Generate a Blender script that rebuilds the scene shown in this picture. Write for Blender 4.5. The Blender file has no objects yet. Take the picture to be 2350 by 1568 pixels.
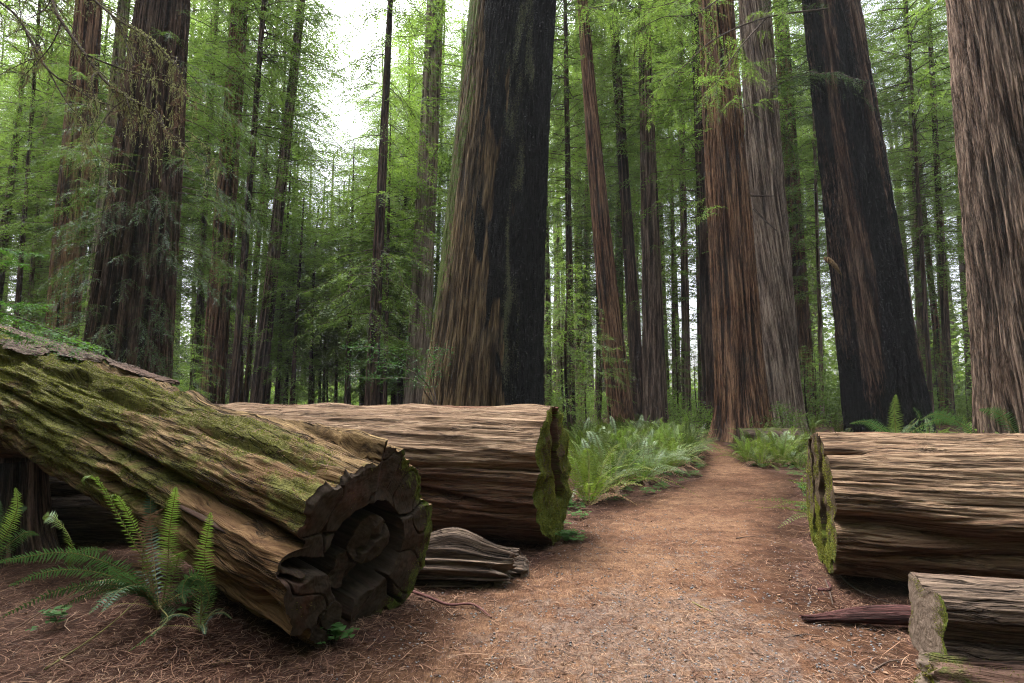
import bpy, math, random
import numpy as np
from mathutils import Vector, Matrix, Quaternion

# ------------------------------------------------------------------ camera, sky, sun, exposure
S = bpy.context.scene
C = S.collection
CAM_H, PITCH, F = 1.5, math.atan(131.0 / 1305.0), 1305.0
cam_d = bpy.data.cameras.new('camera'); cam_d.lens = 36 * F / 2350; cam_d.sensor_width = 36
cam_d.clip_start = 0.05; cam_d.clip_end = 1000
cam = bpy.data.objects.new('camera', cam_d); C.objects.link(cam)
cam.location = (0, 0, CAM_H); cam.rotation_euler = (math.pi / 2 + PITCH, 0, 0)
S.camera = cam

SUN_EL, SUN_AZ = math.radians(62), math.radians(-42)      # azimuth from +Y towards +X
w = bpy.data.worlds.new('World'); S.world = w; w.use_nodes = True
wn, wl = w.node_tree.nodes, w.node_tree.links
sky = wn.new('ShaderNodeTexSky'); sky.sky_type = 'NISHITA'; sky.sun_disc = False
sky.sun_elevation = SUN_EL; sky.sun_rotation = SUN_AZ; sky.air_density = 1.0; sky.dust_density = 4.0; sky.ozone_density = 1.0
hs = wn.new('ShaderNodeHueSaturation'); hs.inputs['Saturation'].default_value = 0.35
wl.new(sky.outputs[0], hs.inputs['Color']); # overcast: brightest overhead, dimmer towards the horizon
tc_ = wn.new('ShaderNodeTexCoord'); sx_ = wn.new('ShaderNodeSeparateXYZ'); mr_ = wn.new('ShaderNodeMapRange')
wl.new(tc_.outputs['Generated'], sx_.inputs[0]); wl.new(sx_.outputs[2], mr_.inputs[0])
mr_.inputs['From Min'].default_value = 0.45; mr_.inputs['From Max'].default_value = 0.95; mr_.inputs['To Min'].default_value = 0.6; mr_.inputs['To Max'].default_value = 3.4
vm_ = wn.new('ShaderNodeVectorMath'); vm_.operation = 'SCALE'
wl.new(hs.outputs[0], vm_.inputs[0]); wl.new(mr_.outputs[0], vm_.inputs['Scale']); wl.new(vm_.outputs[0], wn['Background'].inputs['Color'])
wn['Background'].inputs['Strength'].default_value = 0.15
sd = bpy.data.lights.new('sun', 'SUN'); sd.energy = 1.5; sd.angle = math.radians(14); sd.color = (1.0, 0.95, 0.87)
sun = bpy.data.objects.new('sun', sd); C.objects.link(sun)
sv = Vector((math.sin(SUN_AZ) * math.cos(SUN_EL), math.cos(SUN_AZ) * math.cos(SUN_EL), math.sin(SUN_EL)))
sun.rotation_euler = sv.to_track_quat('Z', 'Y').to_euler()
S.view_settings.view_transform = 'Standard'; S.view_settings.look = 'None'
S.view_settings.gamma = 1.0; S.view_settings.exposure = 1.93
S.cycles.use_denoising = True; S.cycles.denoising_prefilter = 'NONE'; S.cycles.filter_width = 1.1; S.cycles.adaptive_threshold = 0.005
S.cycles.max_bounces = 8; S.cycles.diffuse_bounces = 5; S.cycles.glossy_bounces = 2
S.cycles.transmission_bounces = 5; S.cycles.transparent_max_bounces = 4
S.cycles.caustics_reflective = False; S.cycles.caustics_refractive = False

HAZE = .00035
# ------------------------------------------------------------------ pixel (2350 x 1568) to place
cp, sp = math.cos(PITCH), math.sin(PITCH)
def ray(px, py):
    a, b = (px - 1175) / F, (784 - py) / F
    return np.array([a, cp - b * sp, sp + b * cp])
def at(px, py, Y):
    d = ray(px, py); return np.array([0, 0, CAM_H]) + d * (Y / d[1])
def gnd(px, py):
    d = ray(px, py); return np.array([0, 0, CAM_H]) + d * (-CAM_H / d[2])
def mpp(P):
    return (P[1] * cp + (P[2] - CAM_H) * sp) / F            # metres per pixel at a point

# ------------------------------------------------------------------ noise
_rs = np.random.RandomState(7)
_perm = np.tile(_rs.permutation(256), 3).astype(np.int32)
_g = _rs.normal(size=(256, 3)); _g /= np.linalg.norm(_g, axis=1)[:, None]
def noise(x, y, z):
    x, y, z = np.broadcast_arrays(np.asarray(x, float), np.asarray(y, float), np.asarray(z, float))
    xi, yi, zi = np.floor(x).astype(np.int64), np.floor(y).astype(np.int64), np.floor(z).astype(np.int64)
    xf, yf, zf = x - xi, y - yi, z - zi
    u, v, w_ = [t * t * t * (t * (t * 6 - 15) + 10) for t in (xf, yf, zf)]
    xi &= 255; yi &= 255; zi &= 255
    def gr(i, j, k):
        h = _perm[_perm[_perm[xi + i] + yi + j] + zi + k]
        g = _g[h]
        return g[..., 0] * (xf - i) + g[..., 1] * (yf - j) + g[..., 2] * (zf - k)
    def lp(t, a, b): return a + t * (b - a)
    return 1.6 * lp(w_, lp(v, lp(u, gr(0,0,0), gr(1,0,0)), lp(u, gr(0,1,0), gr(1,1,0))),
                  lp(v, lp(u, gr(0,0,1), gr(1,0,1)), lp(u, gr(0,1,1), gr(1,1,1))))
def fbm(x, y, z, o=4, g=0.5):
    a, s, f_ = 1.0, 0, 1.0
    for i in range(o):
        s = s + a * noise(x * f_ + i * 17.3, y * f_ + i * 5.1, z * f_); a *= g; f_ *= 2.03
    return s
def sm(a, b, x):
    t = np.clip((x - a) / (b - a), 0, 1); return t * t * (3 - 2 * t)

# ------------------------------------------------------------------ objects
def link_mesh(name, V, groups, mats, parent=None, attrs=None, smooth=True, loc=None):
    """V (N,3); groups: list of (faces (M,k) int array, material index)"""
    me = bpy.data.meshes.new(name)
    V = np.ascontiguousarray(V, dtype=np.float32)
    if loc is not None: V = V - np.array(loc, dtype=np.float32)
    me.vertices.add(len(V)); me.vertices.foreach_set('co', V.ravel())
    nl = sum(f.size for f, m in groups); nf = sum(len(f) for f, m in groups)
    me.loops.add(nl); me.polygons.add(nf)
    me.loops.foreach_set('vertex_index', np.concatenate([f.ravel() for f, m in groups]).astype(np.int32))
    tot = np.concatenate([np.full(len(f), f.shape[1]) for f, m in groups]).astype(np.int32)
    st = np.concatenate([[0], np.cumsum(tot)[:-1]]).astype(np.int32)
    me.polygons.foreach_set('loop_start', st)
    me.polygons.foreach_set('material_index', np.concatenate([np.full(len(f), m) for f, m in groups]).astype(np.int32))
    if smooth: me.polygons.foreach_set('use_smooth', np.ones(nf, dtype=bool))
    for k, a in (attrs or {}).items():
        a = np.asarray(a, dtype=np.float32)
        if a.ndim == 2:
            at_ = me.attributes.new(k, 'FLOAT_VECTOR', 'POINT'); at_.data.foreach_set('vector', np.ascontiguousarray(a).ravel())
        else:
            at_ = me.attributes.new(k, 'FLOAT', 'POINT'); at_.data.foreach_set('value', a)
    for m in (mats if isinstance(mats, (list, tuple)) else [mats]): me.materials.append(m)
    me.update(calc_edges=True); me.validate()
    o = bpy.data.objects.new(name, me); C.objects.link(o)
    if parent is not None: o.parent = parent
    elif loc is not None: o.location = loc
    return o
def tag(o, label, cat, group=None, kind=None):
    if label: o['label'] = label
    if cat: o['category'] = cat
    if group: o['group'] = group
    if kind: o['kind'] = kind
    return o
def thing(name, loc, label, cat, group=None):
    o = bpy.data.objects.new(name, None); C.objects.link(o); o.location = tuple(float(v) for v in loc)
    o.empty_display_size = 0.2
    return tag(o, label, cat, group)
def struct(o): o['kind'] = 'structure'; return o

class MB:
    """collects pieces of ONE mesh"""
    def __init__(s): s.V = []; s.G = []; s.n = 0; s.A = {}
    def add(s, V, F_, m=0, **att):
        V = np.asarray(V, float); s.V.append(V)
        for f in (F_ if isinstance(F_, list) else [F_]): s.G.append((np.asarray(f) + s.n, m))
        for k, a in att.items(): s.A.setdefault(k, []).append((s.n, np.broadcast_to(a, (len(V),) + np.shape(a)[1:]) if np.ndim(a) else np.full(len(V), a)))
        s.n += len(V); return s
    def build(s, name, mats, parent=None, smooth=True, loc=None):
        V = np.concatenate(s.V); at_ = {}
        for k, lst in s.A.items():
            sh = lst[0][1].shape[1:]
            arr = np.zeros((s.n,) + sh)
            for st, a in lst: arr[st:st + len(a)] = a
            at_[k] = arr
        # group by face size
        d = {}
        for f, m in s.G: d.setdefault((f.shape[1], m), []).append(f)
        return link_mesh(name, V, [(np.concatenate(l), k[1]) for k, l in d.items()], mats, parent, at_, smooth, loc)

def norm(v):
    v = np.asarray(v, float); return v / (np.linalg.norm(v, axis=-1, keepdims=True) + 1e-12)
def quads(nu, nv, wrap=True, flip=False):
    i, j = np.meshgrid(np.arange(nu - 1), np.arange(nv if wrap else nv - 1), indexing='ij')
    j2 = (j + 1) % nv
    q = np.stack([i * nv + j, i * nv + j2, (i + 1) * nv + j2, (i + 1) * nv + j], -1).reshape(-1, 4)
    return q[:, ::-1] if flip else q
def tube(P, R, n=6, caps=True, squash=1.0):
    P = np.asarray(P, float); R = np.broadcast_to(R, (len(P),)); T = norm(np.gradient(P, axis=0))
    ref = np.array([0, 0, 1.0]) if abs(T[:, 2]).mean() < 0.8 else np.array([1.0, 0, 0])
    A = norm(np.cross(T, ref)); B = np.cross(A, T)
    th = np.arange(n) * 2 * math.pi / n
    V = P[:, None] + R[:, None, None] * (np.cos(th)[None, :, None] * A[:, None] + squash * np.sin(th)[None, :, None] * B[:, None])
    V = V.reshape(-1, 3); fs = [quads(len(P), n)]
    if caps:
        V = np.concatenate([V, P[:1], P[-1:]]); k = len(P) * n
        a = np.arange(n); b = (a + 1) % n
        fs.append(np.stack([a * 0 + k, b, a], -1)); fs.append(np.stack([a * 0 + k + 1, (len(P) - 1) * n + a, (len(P) - 1) * n + b], -1))
    return V, fs
def bez(P, n=12):
    """smooth curve through the given points"""
    P = np.asarray(P, float); k = len(P)
    t = np.linspace(0, k - 1, n); i = np.minimum(t.astype(int), k - 2); u = (t - i)[:, None]
    p0, p1, p2, p3 = P[np.maximum(i - 1, 0)], P[i], P[i + 1], P[np.minimum(i + 2, k - 1)]
    return .5 * (2 * p1 + (p2 - p0) * u + (2 * p0 - 5 * p1 + 4 * p2 - p3) * u ** 2 + (3 * p1 - p0 - 3 * p2 + p3) * u ** 3)
def leaves(B, D, Sd, L, W, bend=0.0):
    """rhombic leaves: base B, direction D, side Sd"""
    D = norm(D); Sd = norm(Sd - (Sd * D).sum(-1, keepdims=True) * D); Nn = np.cross(D, Sd)
    L = np.asarray(L)[:, None]; W = np.asarray(W)[:, None]
    m = B + D * L * 0.45 + Nn * L * 0.06
    V = np.stack([B, m + Sd * W * .5, B + D * L - Nn * L * bend, m - Sd * W * .5], 1).reshape(-1, 3)
    return V, np.arange(len(B) * 4).reshape(-1, 4)

# ------------------------------------------------------------------ materials
class NT:
    def __init__(s, name):
        s.m = bpy.data.materials.new(name); s.m.use_nodes = True; s.t = s.m.node_tree
        for n in list(s.t.nodes): s.t.nodes.remove(n)
        s.out = s.t.nodes.new('ShaderNodeOutputMaterial')
    def n(s, typ, ins=None, **kw):
        nd = s.t.nodes.new(typ)
        for k, v in kw.items(): setattr(nd, k, v)
        for k, v in (ins or {}).items():
            sock = nd.inputs[k]
            if isinstance(v, bpy.types.NodeSocket): s.t.links.new(v, sock)
            else: sock.default_value = v
        return nd
    def attr(s, a, vec=False): 
        nd = s.n('ShaderNodeAttribute', attribute_name=a); return nd.outputs['Vector' if vec else 'Fac']
    def mapv(s, v, sc): return s.n('ShaderNodeMapping', {'Vector': v, 'Scale': sc}).outputs[0]
    def noise(s, v, sc, det=4, rough=.55, dist=0.0):
        return s.n('ShaderNodeTexNoise', {'Vector': v, 'Scale': sc, 'Detail': det, 'Roughness': rough, 'Distortion': dist}).outputs['Fac']
    def ramp(s, f, pts):
        nd = s.n('ShaderNodeValToRGB', {'Fac': f}); e = nd.color_ramp.elements
        while len(e) < len(pts): e.new(0.5)
        for q, (p, c) in zip(e, pts):
            q.position = p; q.color = (c, c, c, 1) if isinstance(c, (int, float)) else tuple(c) + (1,)
        return nd.outputs[0]
    def mix(s, f, a, b, mode='MIX'):
        nd = s.n('ShaderNodeMix', data_type='RGBA', blend_type=mode)
        for k, v in ((0, f), (6, a), (7, b)):
            if isinstance(v, bpy.types.NodeSocket): s.t.links.new(v, nd.inputs[k])
            elif isinstance(v, (tuple, list)): nd.inputs[k].default_value = tuple(v)[:3] + (1,)
            else: nd.inputs[k].default_value = v
        return nd.outputs[2]
    def math(s, op, a, b=0.0, clamp=False):
        nd = s.n('ShaderNodeMath', operation=op, use_clamp=clamp)
        for k, v in ((0, a), (1, b)):
            if isinstance(v, bpy.types.NodeSocket): s.t.links.new(v, nd.inputs[k])
            else: nd.inputs[k].default_value = v
        return nd.outputs[0]
    def bump(s, h, st, d): return s.n('ShaderNodeBump', {'Height': h, 'Strength': st, 'Distance': d}).outputs[0]
    def surf(s, col, nrm=None, rough=.9, spec=.2):
        p = s.n('ShaderNodeBsdfPrincipled', {'Base Color': col, 'Roughness': rough, 'Specular IOR Level': spec})
        if nrm is not None: s.t.links.new(nrm, p.inputs['Normal'])
        s.t.links.new(p.outputs[0], s.out.inputs[0]); return s.m
def c3(*c): return c

def bark_mat(name, dark, mid, light, char=False, fs=1.0, moss=(0.075, 0.105, 0.022)):
    t = NT(name); g = t.attr('gc', True)
    n1 = t.noise(t.mapv(g, (1, 1, .035)), 20 * fs, 6, .70, .0)
    n2 = t.noise(t.mapv(g, (1, 1, .06)), 75 * fs, 4, .7)
    ck1 = t.ramp(t.math('ABSOLUTE', t.math('SUBTRACT', t.noise(t.mapv(g, (1, 1, .045)), 7 * fs, 5, .62), .5)), [(.0, 0.), (.035, 1.)])
    ck2 = t.ramp(t.math('ABSOLUTE', t.math('SUBTRACT', t.noise(t.mapv(g, (1, 1, .06)), 17 * fs, 4, .6), .52)), [(.0, 0.), (.03, 1.)])
    cks = t.math('MULTIPLY', ck1, t.math('ADD', .35, t.math('MULTIPLY', ck2, .65)))
    nb = t.noise(g, .9, 4, .6)
    f = t.math('ADD', t.math('MULTIPLY', n1, .55), t.math('MULTIPLY', n2, .45))
    f = t.math('ADD', f, t.math('MULTIPLY', t.math('SUBTRACT', t.attr('ridge'), .5), .28))
    col = t.ramp(f, [(.36, dark), (.50, mid), (.64, light)])
    col = t.mix(t.math('MULTIPLY', t.math('SUBTRACT', 1.0, cks), .85), col, dark)
    col = t.mix(t.math('MULTIPLY', t.ramp(nb, [(.35, 0.), (.7, 1.)]), .45), col, t.mix(.5, col, (.11, .105, .09)))
    mn = t.noise(g, 14, 5, .7)
    mk = t.ramp(t.math('ADD', t.attr('moss'), t.math('MULTIPLY', t.math('SUBTRACT', mn, .5), 1.3)), [(.45, 0.), (.62, 1.)])
    mc = t.ramp(t.noise(g, 60, 3, .7), [(.3, tuple(x * .55 for x in moss)), (.7, tuple(x * 1.5 for x in moss))])
    col = t.mix(mk, col, mc)
    if char:
        cn = t.noise(t.mapv(g, (1, 1, .16)), 13, 6, .75)
        ck = t.ramp(t.math('ADD', t.attr('char'), t.math('MULTIPLY', t.math('SUBTRACT', cn, .5), 1.5)), [(.36, 0.), (.62, 1.)])
        br = t.n('ShaderNodeTexVoronoi', {'Vector': t.mapv(g, (1, 1, 1.6)), 'Scale': 26.0}).outputs['Distance']
        cc = t.ramp(n2, [(.38, (.003, .003, .003)), (.62, (.026, .025, .024))])
        lk = t.ramp(t.math('ADD', t.attr('lich'), t.math('MULTIPLY', t.math('SUBTRACT', t.noise(g, 30, 5, .75), .5), 1.5)), [(.5, 0.), (.66, 1.)])
        cc = t.mix(t.math('MULTIPLY', lk, .85), cc, (.10, .105, .055))
        col = t.mix(ck, col, cc)
        f = t.math('ADD', f, t.math('MULTIPLY', t.math('MULTIPLY', ck, br), .55))
    b = t.bump(t.math('ADD', f, t.math('MULTIPLY', cks, .5)), 1.0, .07)
    b2 = t.n('ShaderNodeBump', {'Height': t.noise(t.mapv(g, (1, 1, .2)), 120, 3, .6), 'Strength': .5, 'Distance': .01, 'Normal': b}).outputs[0]
    return t.surf(col, b2, .92, .12)

def wood_mat(name, dark, mid, light, red=(.10, .035, .02), moss=(.065, .08, .015), redamt=.5):
    t = NT(name); g = t.attr('gc', True)
    wv = t.n('ShaderNodeVectorMath', {0: t.mapv(g, (1, 1, .5)), 1: t.n('ShaderNodeVectorMath', {0: t.n('ShaderNodeTexNoise', {'Vector': t.mapv(g, (1, 1, .45)), 'Scale': 2.2, 'Detail': 2.0}).outputs['Color'], 1: (.16, .16, .16)}, operation='MULTIPLY').outputs[0]}, operation='ADD').outputs[0]
    n1 = t.noise(t.mapv(wv, (1, 1, .07)), 30, 6, .72)
    n2 = t.noise(t.mapv(wv, (1, 1, .06)), 120, 4, .7)
    nb = t.noise(t.mapv(g, (1, 1, .3)), 2.1, 4, .6)
    f = t.math('ADD', t.math('MULTIPLY', n1, .6), t.math('MULTIPLY', n2, .4))
    col = t.ramp(f, [(.37, dark), (.49, mid), (.62, light)])
    col = t.mix(t.math('MULTIPLY', t.ramp(t.math('ADD', nb, t.attr('rot')), [(.52, 0.), (.75, 1.)]), redamt), col, t.mix(f, red, tuple(x * 2.0 for x in red)))
    mn = t.noise(t.mapv(g, (1, 1, .5)), 7, 6, .72)
    mk = t.ramp(t.math('ADD', t.attr('moss'), t.math('MULTIPLY', t.math('SUBTRACT', mn, .5), 1.8)), [(.46, 0.), (.66, 1.)])
    mc = t.ramp(t.noise(g, 45, 4, .75), [(.3, tuple(x * .42 for x in moss)), (.55, moss), (.75, tuple(x * 1.75 for x in moss))])
    col = t.mix(t.math('MULTIPLY', mk, .93), col, mc)
    cr = t.ramp(t.math('ABSOLUTE', t.math('SUBTRACT', t.noise(t.mapv(wv, (1, 1, .06)), 11, 5, .6), .5)), [(.0, 0.), (.022, 1.)])
    col = t.mix(t.math('MULTIPLY', t.math('SUBTRACT', 1.0, cr), .85), col, dark)
    h = t.math('ADD', t.math('ADD', f, t.math('MULTIPLY', cr, .6)), t.math('MULTIPLY', t.math('MULTIPLY', mk, t.noise(g, 70, 4, .7)), .5))
    b = t.bump(h, 1.0, .035)
    return t.surf(col, b, .9, .15)

def endgrain_mat(name, base, dark, moss=(.068, .085, .014)):
    t = NT(name); g = t.attr('gc', True)                     # gc = (x, y on the cut, radius)
    r = t.n('ShaderNodeSeparateXYZ', {0: g}).outputs[2]
    nb = t.noise(g, 3.5, 5, .65)
    rings = t.noise(t.n('ShaderNodeCombineXYZ', {0: t.math('MULTIPLY', t.math('ADD', r, t.math('MULTIPLY', nb, .05)), 60.0)}).outputs[0], 1.0, 3, .6)
    fine = t.noise(g, 38, 5, .7)
    f = t.math('ADD', t.math('MULTIPLY', rings, .45), t.math('MULTIPLY', fine, .55))
    col = t.ramp(f, [(.3, dark), (.75, base)])
    col = t.mix(t.math('MULTIPLY', t.ramp(t.math('ADD', nb, t.math('MULTIPLY', t.attr('rot'), .6)), [(.5, 0.), (.8, 1.)]), .8), col, t.mix(fine, (.03, .010, .007), (.11, .036, .024)))
    mk = t.ramp(t.math('ADD', t.attr('moss'), t.math('MULTIPLY', t.math('SUBTRACT', t.noise(t.mapv(g, (1, .45, 1)), 13, 6, .75), .5), 1.9)), [(.46, 0.), (.6, 1.)])
    mc = t.ramp(t.noise(g, 60, 4, .75), [(.3, tuple(x * .45 for x in moss)), (.55, moss), (.75, tuple(x * 1.7 for x in moss))])
    col = t.mix(mk, col, mc)
    h = t.math('ADD', f, t.math('MULTIPLY', mk, t.noise(g, 80, 4, .7)))
    return t.surf(col, t.bump(h, .6, .012), .92, .12)

def leaf_mat(name, ca, cb, trans=.45, tcol=None, gloss=.06, scale=.6):
    t = NT(name)
    v = t.attr('tint'); r = t.n('ShaderNodeObjectInfo').outputs['Random']
    geo = t.n('ShaderNodeNewGeometry').outputs['Position']
    n1 = t.noise(geo, scale, 3, .6)
    f = t.math('ADD', t.math('MULTIPLY', v, .45), t.math('ADD', t.math('MULTIPLY', t.ramp(n1, [(.3, 0.), (.7, 1.)]), .35), t.math('MULTIPLY', r, .2)))
    col = t.mix(f, ca, cb)
    tc = t.mix(1.0, col, tcol or (1.4, 1.6, 1.0), 'MULTIPLY')
    d = t.n('ShaderNodeBsdfDiffuse', {'Color': col}); tr = t.n('ShaderNodeBsdfTranslucent', {'Color': tc})
    mx = t.n('ShaderNodeMixShader', {0: trans, 1: d.outputs[0], 2: tr.outputs[0]})
    gl = t.n('ShaderNodeBsdfGlossy', {'Color': (.8, .9, .95, 1), 'Roughness': .45})
    m2 = t.n('ShaderNodeMixShader', {0: gloss, 1: mx.outputs[0], 2: gl.outputs[0]})
    t.t.links.new(m2.outputs[0], t.out.inputs[0]); return t.m
def plain_mat(name, a, b, scale=8, rough=.9, bump=.3, dist=.01, spec=.15):
    t = NT(name); geo = t.n('ShaderNodeNewGeometry').outputs['Position']
    n1 = t.noise(geo, scale, 5, .65)
    return t.surf(t.ramp(n1, [(.3, a), (.7, b)]), t.bump(n1, bump, dist), rough, spec)

M = {}
M['bark_red'] = bark_mat('bark_red', (.013, .006, .004), (.125, .058, .030), (.31, .175, .10))
M['bark_grey'] = bark_mat('bark_grey', (.018, .011, .007), (.118, .074, .052), (.30, .21, .155))
M['bark_pale'] = bark_mat('bark_pale', (.055, .036, .027), (.27, .19, .145), (.50, .39, .30))
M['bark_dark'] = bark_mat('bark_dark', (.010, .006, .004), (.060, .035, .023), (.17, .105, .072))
M['bark_burnt'] = bark_mat('bark_burnt', (.020, .012, .006), (.105, .067, .033), (.20, .14, .072), char=True)
M['bark_burnt_red'] = bark_mat('bark_burnt_red', (.011, .006, .005), (.075, .040, .026), (.21, .13, .09), char=True)
M['wood_grey'] = wood_mat('wood_grey', (.042, .025, .016), (.130, .080, .047), (.26, .185, .12), red=(.055, .022, .012), redamt=.75)
M['wood_moss'] = wood_mat('wood_moss', (.020, .012, .005), (.105, .066, .028), (.24, .16, .075), red=(.055, .024, .010), moss=(.105, .102, .024))
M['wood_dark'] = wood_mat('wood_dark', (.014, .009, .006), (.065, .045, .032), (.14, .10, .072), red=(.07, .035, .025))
M['wood_red'] = wood_mat('wood_red', (.018, .008, .007), (.065, .026, .023), (.13, .06, .054), red=(.08, .02, .018))
M['end_dark'] = endgrain_mat('end_dark', (.058, .041, .028), (.010, .007, .005))
M['end_moss'] = endgrain_mat('end_moss', (.085, .060, .034), (.016, .010, .007))
M['end_grey'] = endgrain_mat('end_grey', (.17, .13, .10), (.05, .035, .026))
M['leaf_mid'] = leaf_mat('leaf_mid', (.055, .085, .022), (.145, .195, .045), trans=.52, gloss=.02)
M['leaf_dark'] = leaf_mat('leaf_dark', (.026, .045, .014), (.075, .105, .025), trans=.4, gloss=.03)
M['leaf_bright'] = leaf_mat('leaf_bright', (.075, .12, .028), (.19, .26, .055), trans=.55, gloss=.02)
M['leaf_near'] = leaf_mat('leaf_near', (.02, .06, .016), (.09, .17, .022), trans=.5, gloss=.02, scale=3)
M['leaf_fern'] = leaf_mat('leaf_fern', (.020, .036, .008), (.105, .132, .022), trans=.4, gloss=.012, scale=2.5)
M['leaf_fern_low'] = leaf_mat('leaf_fern_low', (.018, .042, .018), (.055, .10, .036), trans=.3, gloss=.03, scale=2.5)
M['leaf_fern_new'] = leaf_mat('leaf_fern_new', (.08, .125, .022), (.16, .22, .045), trans=.42, gloss=.05, scale=2.5)
M['leaf_dead'] = leaf_mat('leaf_dead', (.10, .05, .028), (.22, .13, .08), trans=.2, gloss=.02, tcol=(1, 1, 1))
M['sorrel'] = leaf_mat('sorrel', (.025, .065, .016), (.06, .12, .028), trans=.35, gloss=.02, scale=3)
M['lichen'] = leaf_mat('lichen', (.20, .21, .09), (.38, .38, .18), trans=.3, gloss=.0, tcol=(1.1, 1.1, 1))
M['moss_leaf'] = leaf_mat('moss_leaf', (.060, .060, .015), (.175, .172, .038), trans=.3, gloss=.0, scale=3)
M['twig'] = plain_mat('twig', (.03, .02, .015), (.09, .065, .05), 12)
M['stalk'] = plain_mat('stalk', (.09, .07, .03), (.16, .15, .05), 12)
M['pebble'] = plain_mat('pebble', (.05, .05, .05), (.17, .17, .175), 25)

def litter_mat(name, cols):
    t = NT(name); v = t.attr('tint')
    return t.surf(t.ramp(v, cols), None, .8, .2)
M['litter'] = litter_mat('litter', [(0., (.022, .011, .007)), (.35, (.085, .04, .023)), (.7, (.16, .09, .055)), (1., (.23, .155, .10))])

def ground_mat(name, a, b, c, path=False):
    t = NT(name); geo = t.n('ShaderNodeNewGeometry').outputs['Position']
    big = t.noise(geo, .7, 4, .6); m_ = t.noise(geo, 7, 5, .7, .6)
    ws = []
    for i, (sx, sy, rz) in enumerate(((1, .16, .5), (1, .16, 2.0), (1, .16, -.6))):
        mp = t.n('ShaderNodeMapping', {'Vector': geo, 'Rotation': (0, 0, rz), 'Scale': (sx, sy, 1)}).outputs[0]
        ws.append(t.noise(mp, 75 + 20 * i, 2, .6, .8))
    wmax = t.math('MAXIMUM', t.math('MAXIMUM', ws[0], ws[1]), ws[2])
    f = t.math('ADD', t.math('MULTIPLY', wmax, .6), t.math('MULTIPLY', m_, .4))
    col = t.ramp(f, [(.40, a), (.56, b), (.74, c)])
    col = t.mix(t.math('MULTIPLY', t.ramp(big, [(.45, 0.), (.6, 1.)]), .8), col, t.mix(1.0, col, (.55, .45, .42), 'MULTIPLY'))
    if path:
        sep = t.n('ShaderNodeSeparateXYZ', {0: geo})
        e = t.attr('edge')
        gv = t.n('ShaderNodeTexVoronoi', {'Vector': geo, 'Scale': 55.0, 'Randomness': 1.0})
        gk = t.ramp(t.math('ADD', t.attr('grav'), t.math('MULTIPLY', t.math('SUBTRACT', t.noise(geo, 5, 5, .7), .5), 1.2)), [(.52, 0.), (.66, 1.)])
        gr_ = t.ramp(gv.outputs['Color'], [(.2, (.045, .034, .028)), (.8, (.15, .125, .108))])
        col = t.mix(t.math('MULTIPLY', gk, .4), col, gr_)
        dk = t.ramp(t.math('ADD', e, t.math('MULTIPLY', t.math('SUBTRACT', t.noise(geo, 3.5, 5, .7), .5), .9)), [(.3, 0.), (.75, 1.)])
        col = t.mix(dk, t.mix(1.0, col, (.42, .38, .36), 'MULTIPLY'), col)
    return t.surf(col, t.bump(f, .9, .03), .95, .1)
M['ground'] = ground_mat('ground', (.014, .008, .006), (.052, .026, .017), (.13, .075, .05))
M['path'] = ground_mat('path', (.032, .017, .011), (.112, .060, .033), (.225, .140, .082), True)

# ------------------------------------------------------------------ ground and path
def gh(x, y):
    x = np.asarray(x, float); y = np.asarray(y, float)
    return .035 * noise(x * .35, y * .35, 3.3) + .012 * noise(x * 1.9, y * 1.9, 9.1) + .15 * np.exp(-((x + 2.2) / 1.0) ** 2 - ((y - 4.0) / .75) ** 2) + .25 * sm(14, 60, y)
def axis_pts(lo, a, b, hi, fine, grow):
    mid = list(np.arange(a, b, fine)); s = fine; r = [b]
    while r[-1] < hi: s *= grow; r.append(r[-1] + s)
    s = fine; l = [a - fine]
    while l[-1] > lo: s *= grow; l.append(l[-1] - s)
    return np.array(l[::-1] + mid + r)
xs = axis_pts(-400, -3.6, 4.2, 400, .022, 1.045); ys = axis_pts(-60, 2.2, 6.5, 420, .024, 1.035)
X, Y = np.meshgrid(xs, ys, indexing='ij')
near = sm(14, 5, np.hypot(X, Y - 3))
Z = gh(X, Y) + near * (.012 * fbm(X * 9, Y * 9, 0, 3) + .008 * np.abs(noise(X * 24, Y * 24, 4)))
V = np.stack([X, Y, Z], -1).reshape(-1, 3)
struct(link_mesh('ground', V, [(quads(len(xs), len(ys), False), 0)], M['ground']))

Lp = [(640, 1640), (760, 1560), (840, 1480), (960, 1390), (1060, 1330), (1215, 1290), (1310, 1200), (1480, 1140), (1595, 1092), (1612, 1045), (1590, 1022), (1560, 1008)]
Rp = [(2500, 1640), (2300, 1560), (2090, 1480), (1930, 1390), (1860, 1310), (1850, 1240), (1840, 1180), (1830, 1100), (1760, 1078), (1700, 1055), (1685, 1032), (1640, 1012)]
LP = np.array([gnd(*p) for p in Lp])[:, :2]; RP = np.array([gnd(*p) for p in Rp])[:, :2]
LPc = bez(np.c_[LP, LP[:, 0] * 0], 420); RPc = bez(np.c_[RP, RP[:, 0] * 0], 420)
nv = 260; tt = np.linspace(0, 1, nv)
PX = LPc[:, None, 0] * (1 - tt) + RPc[:, None, 0] * tt; PY = LPc[:, None, 1] * (1 - tt) + RPc[:, None, 1] * tt
wob = (tt * 2 - 1) ** 5
PX = PX + wob * .22 * fbm(PX * 2.2, PY * 2.2, 5, 4); PY = PY + wob * .12 * fbm(PX * 2.2, PY * 2.2, 8, 3)
PZ = gh(PX, PY) + .018 + .010 * fbm(PX * 6, PY * 6, 2, 3) + .005 * noise(PX * 26, PY * 26, 1) - .03 * np.abs(tt * 2 - 1) ** 14
edge = 1 - np.abs(tt * 2 - 1)[None] ** 1.6 + 0 * PX
dd = np.hypot(PX - .9, PY - 3.6)
grav = .70 * sm(2.6, .3, dd) + .0
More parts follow.
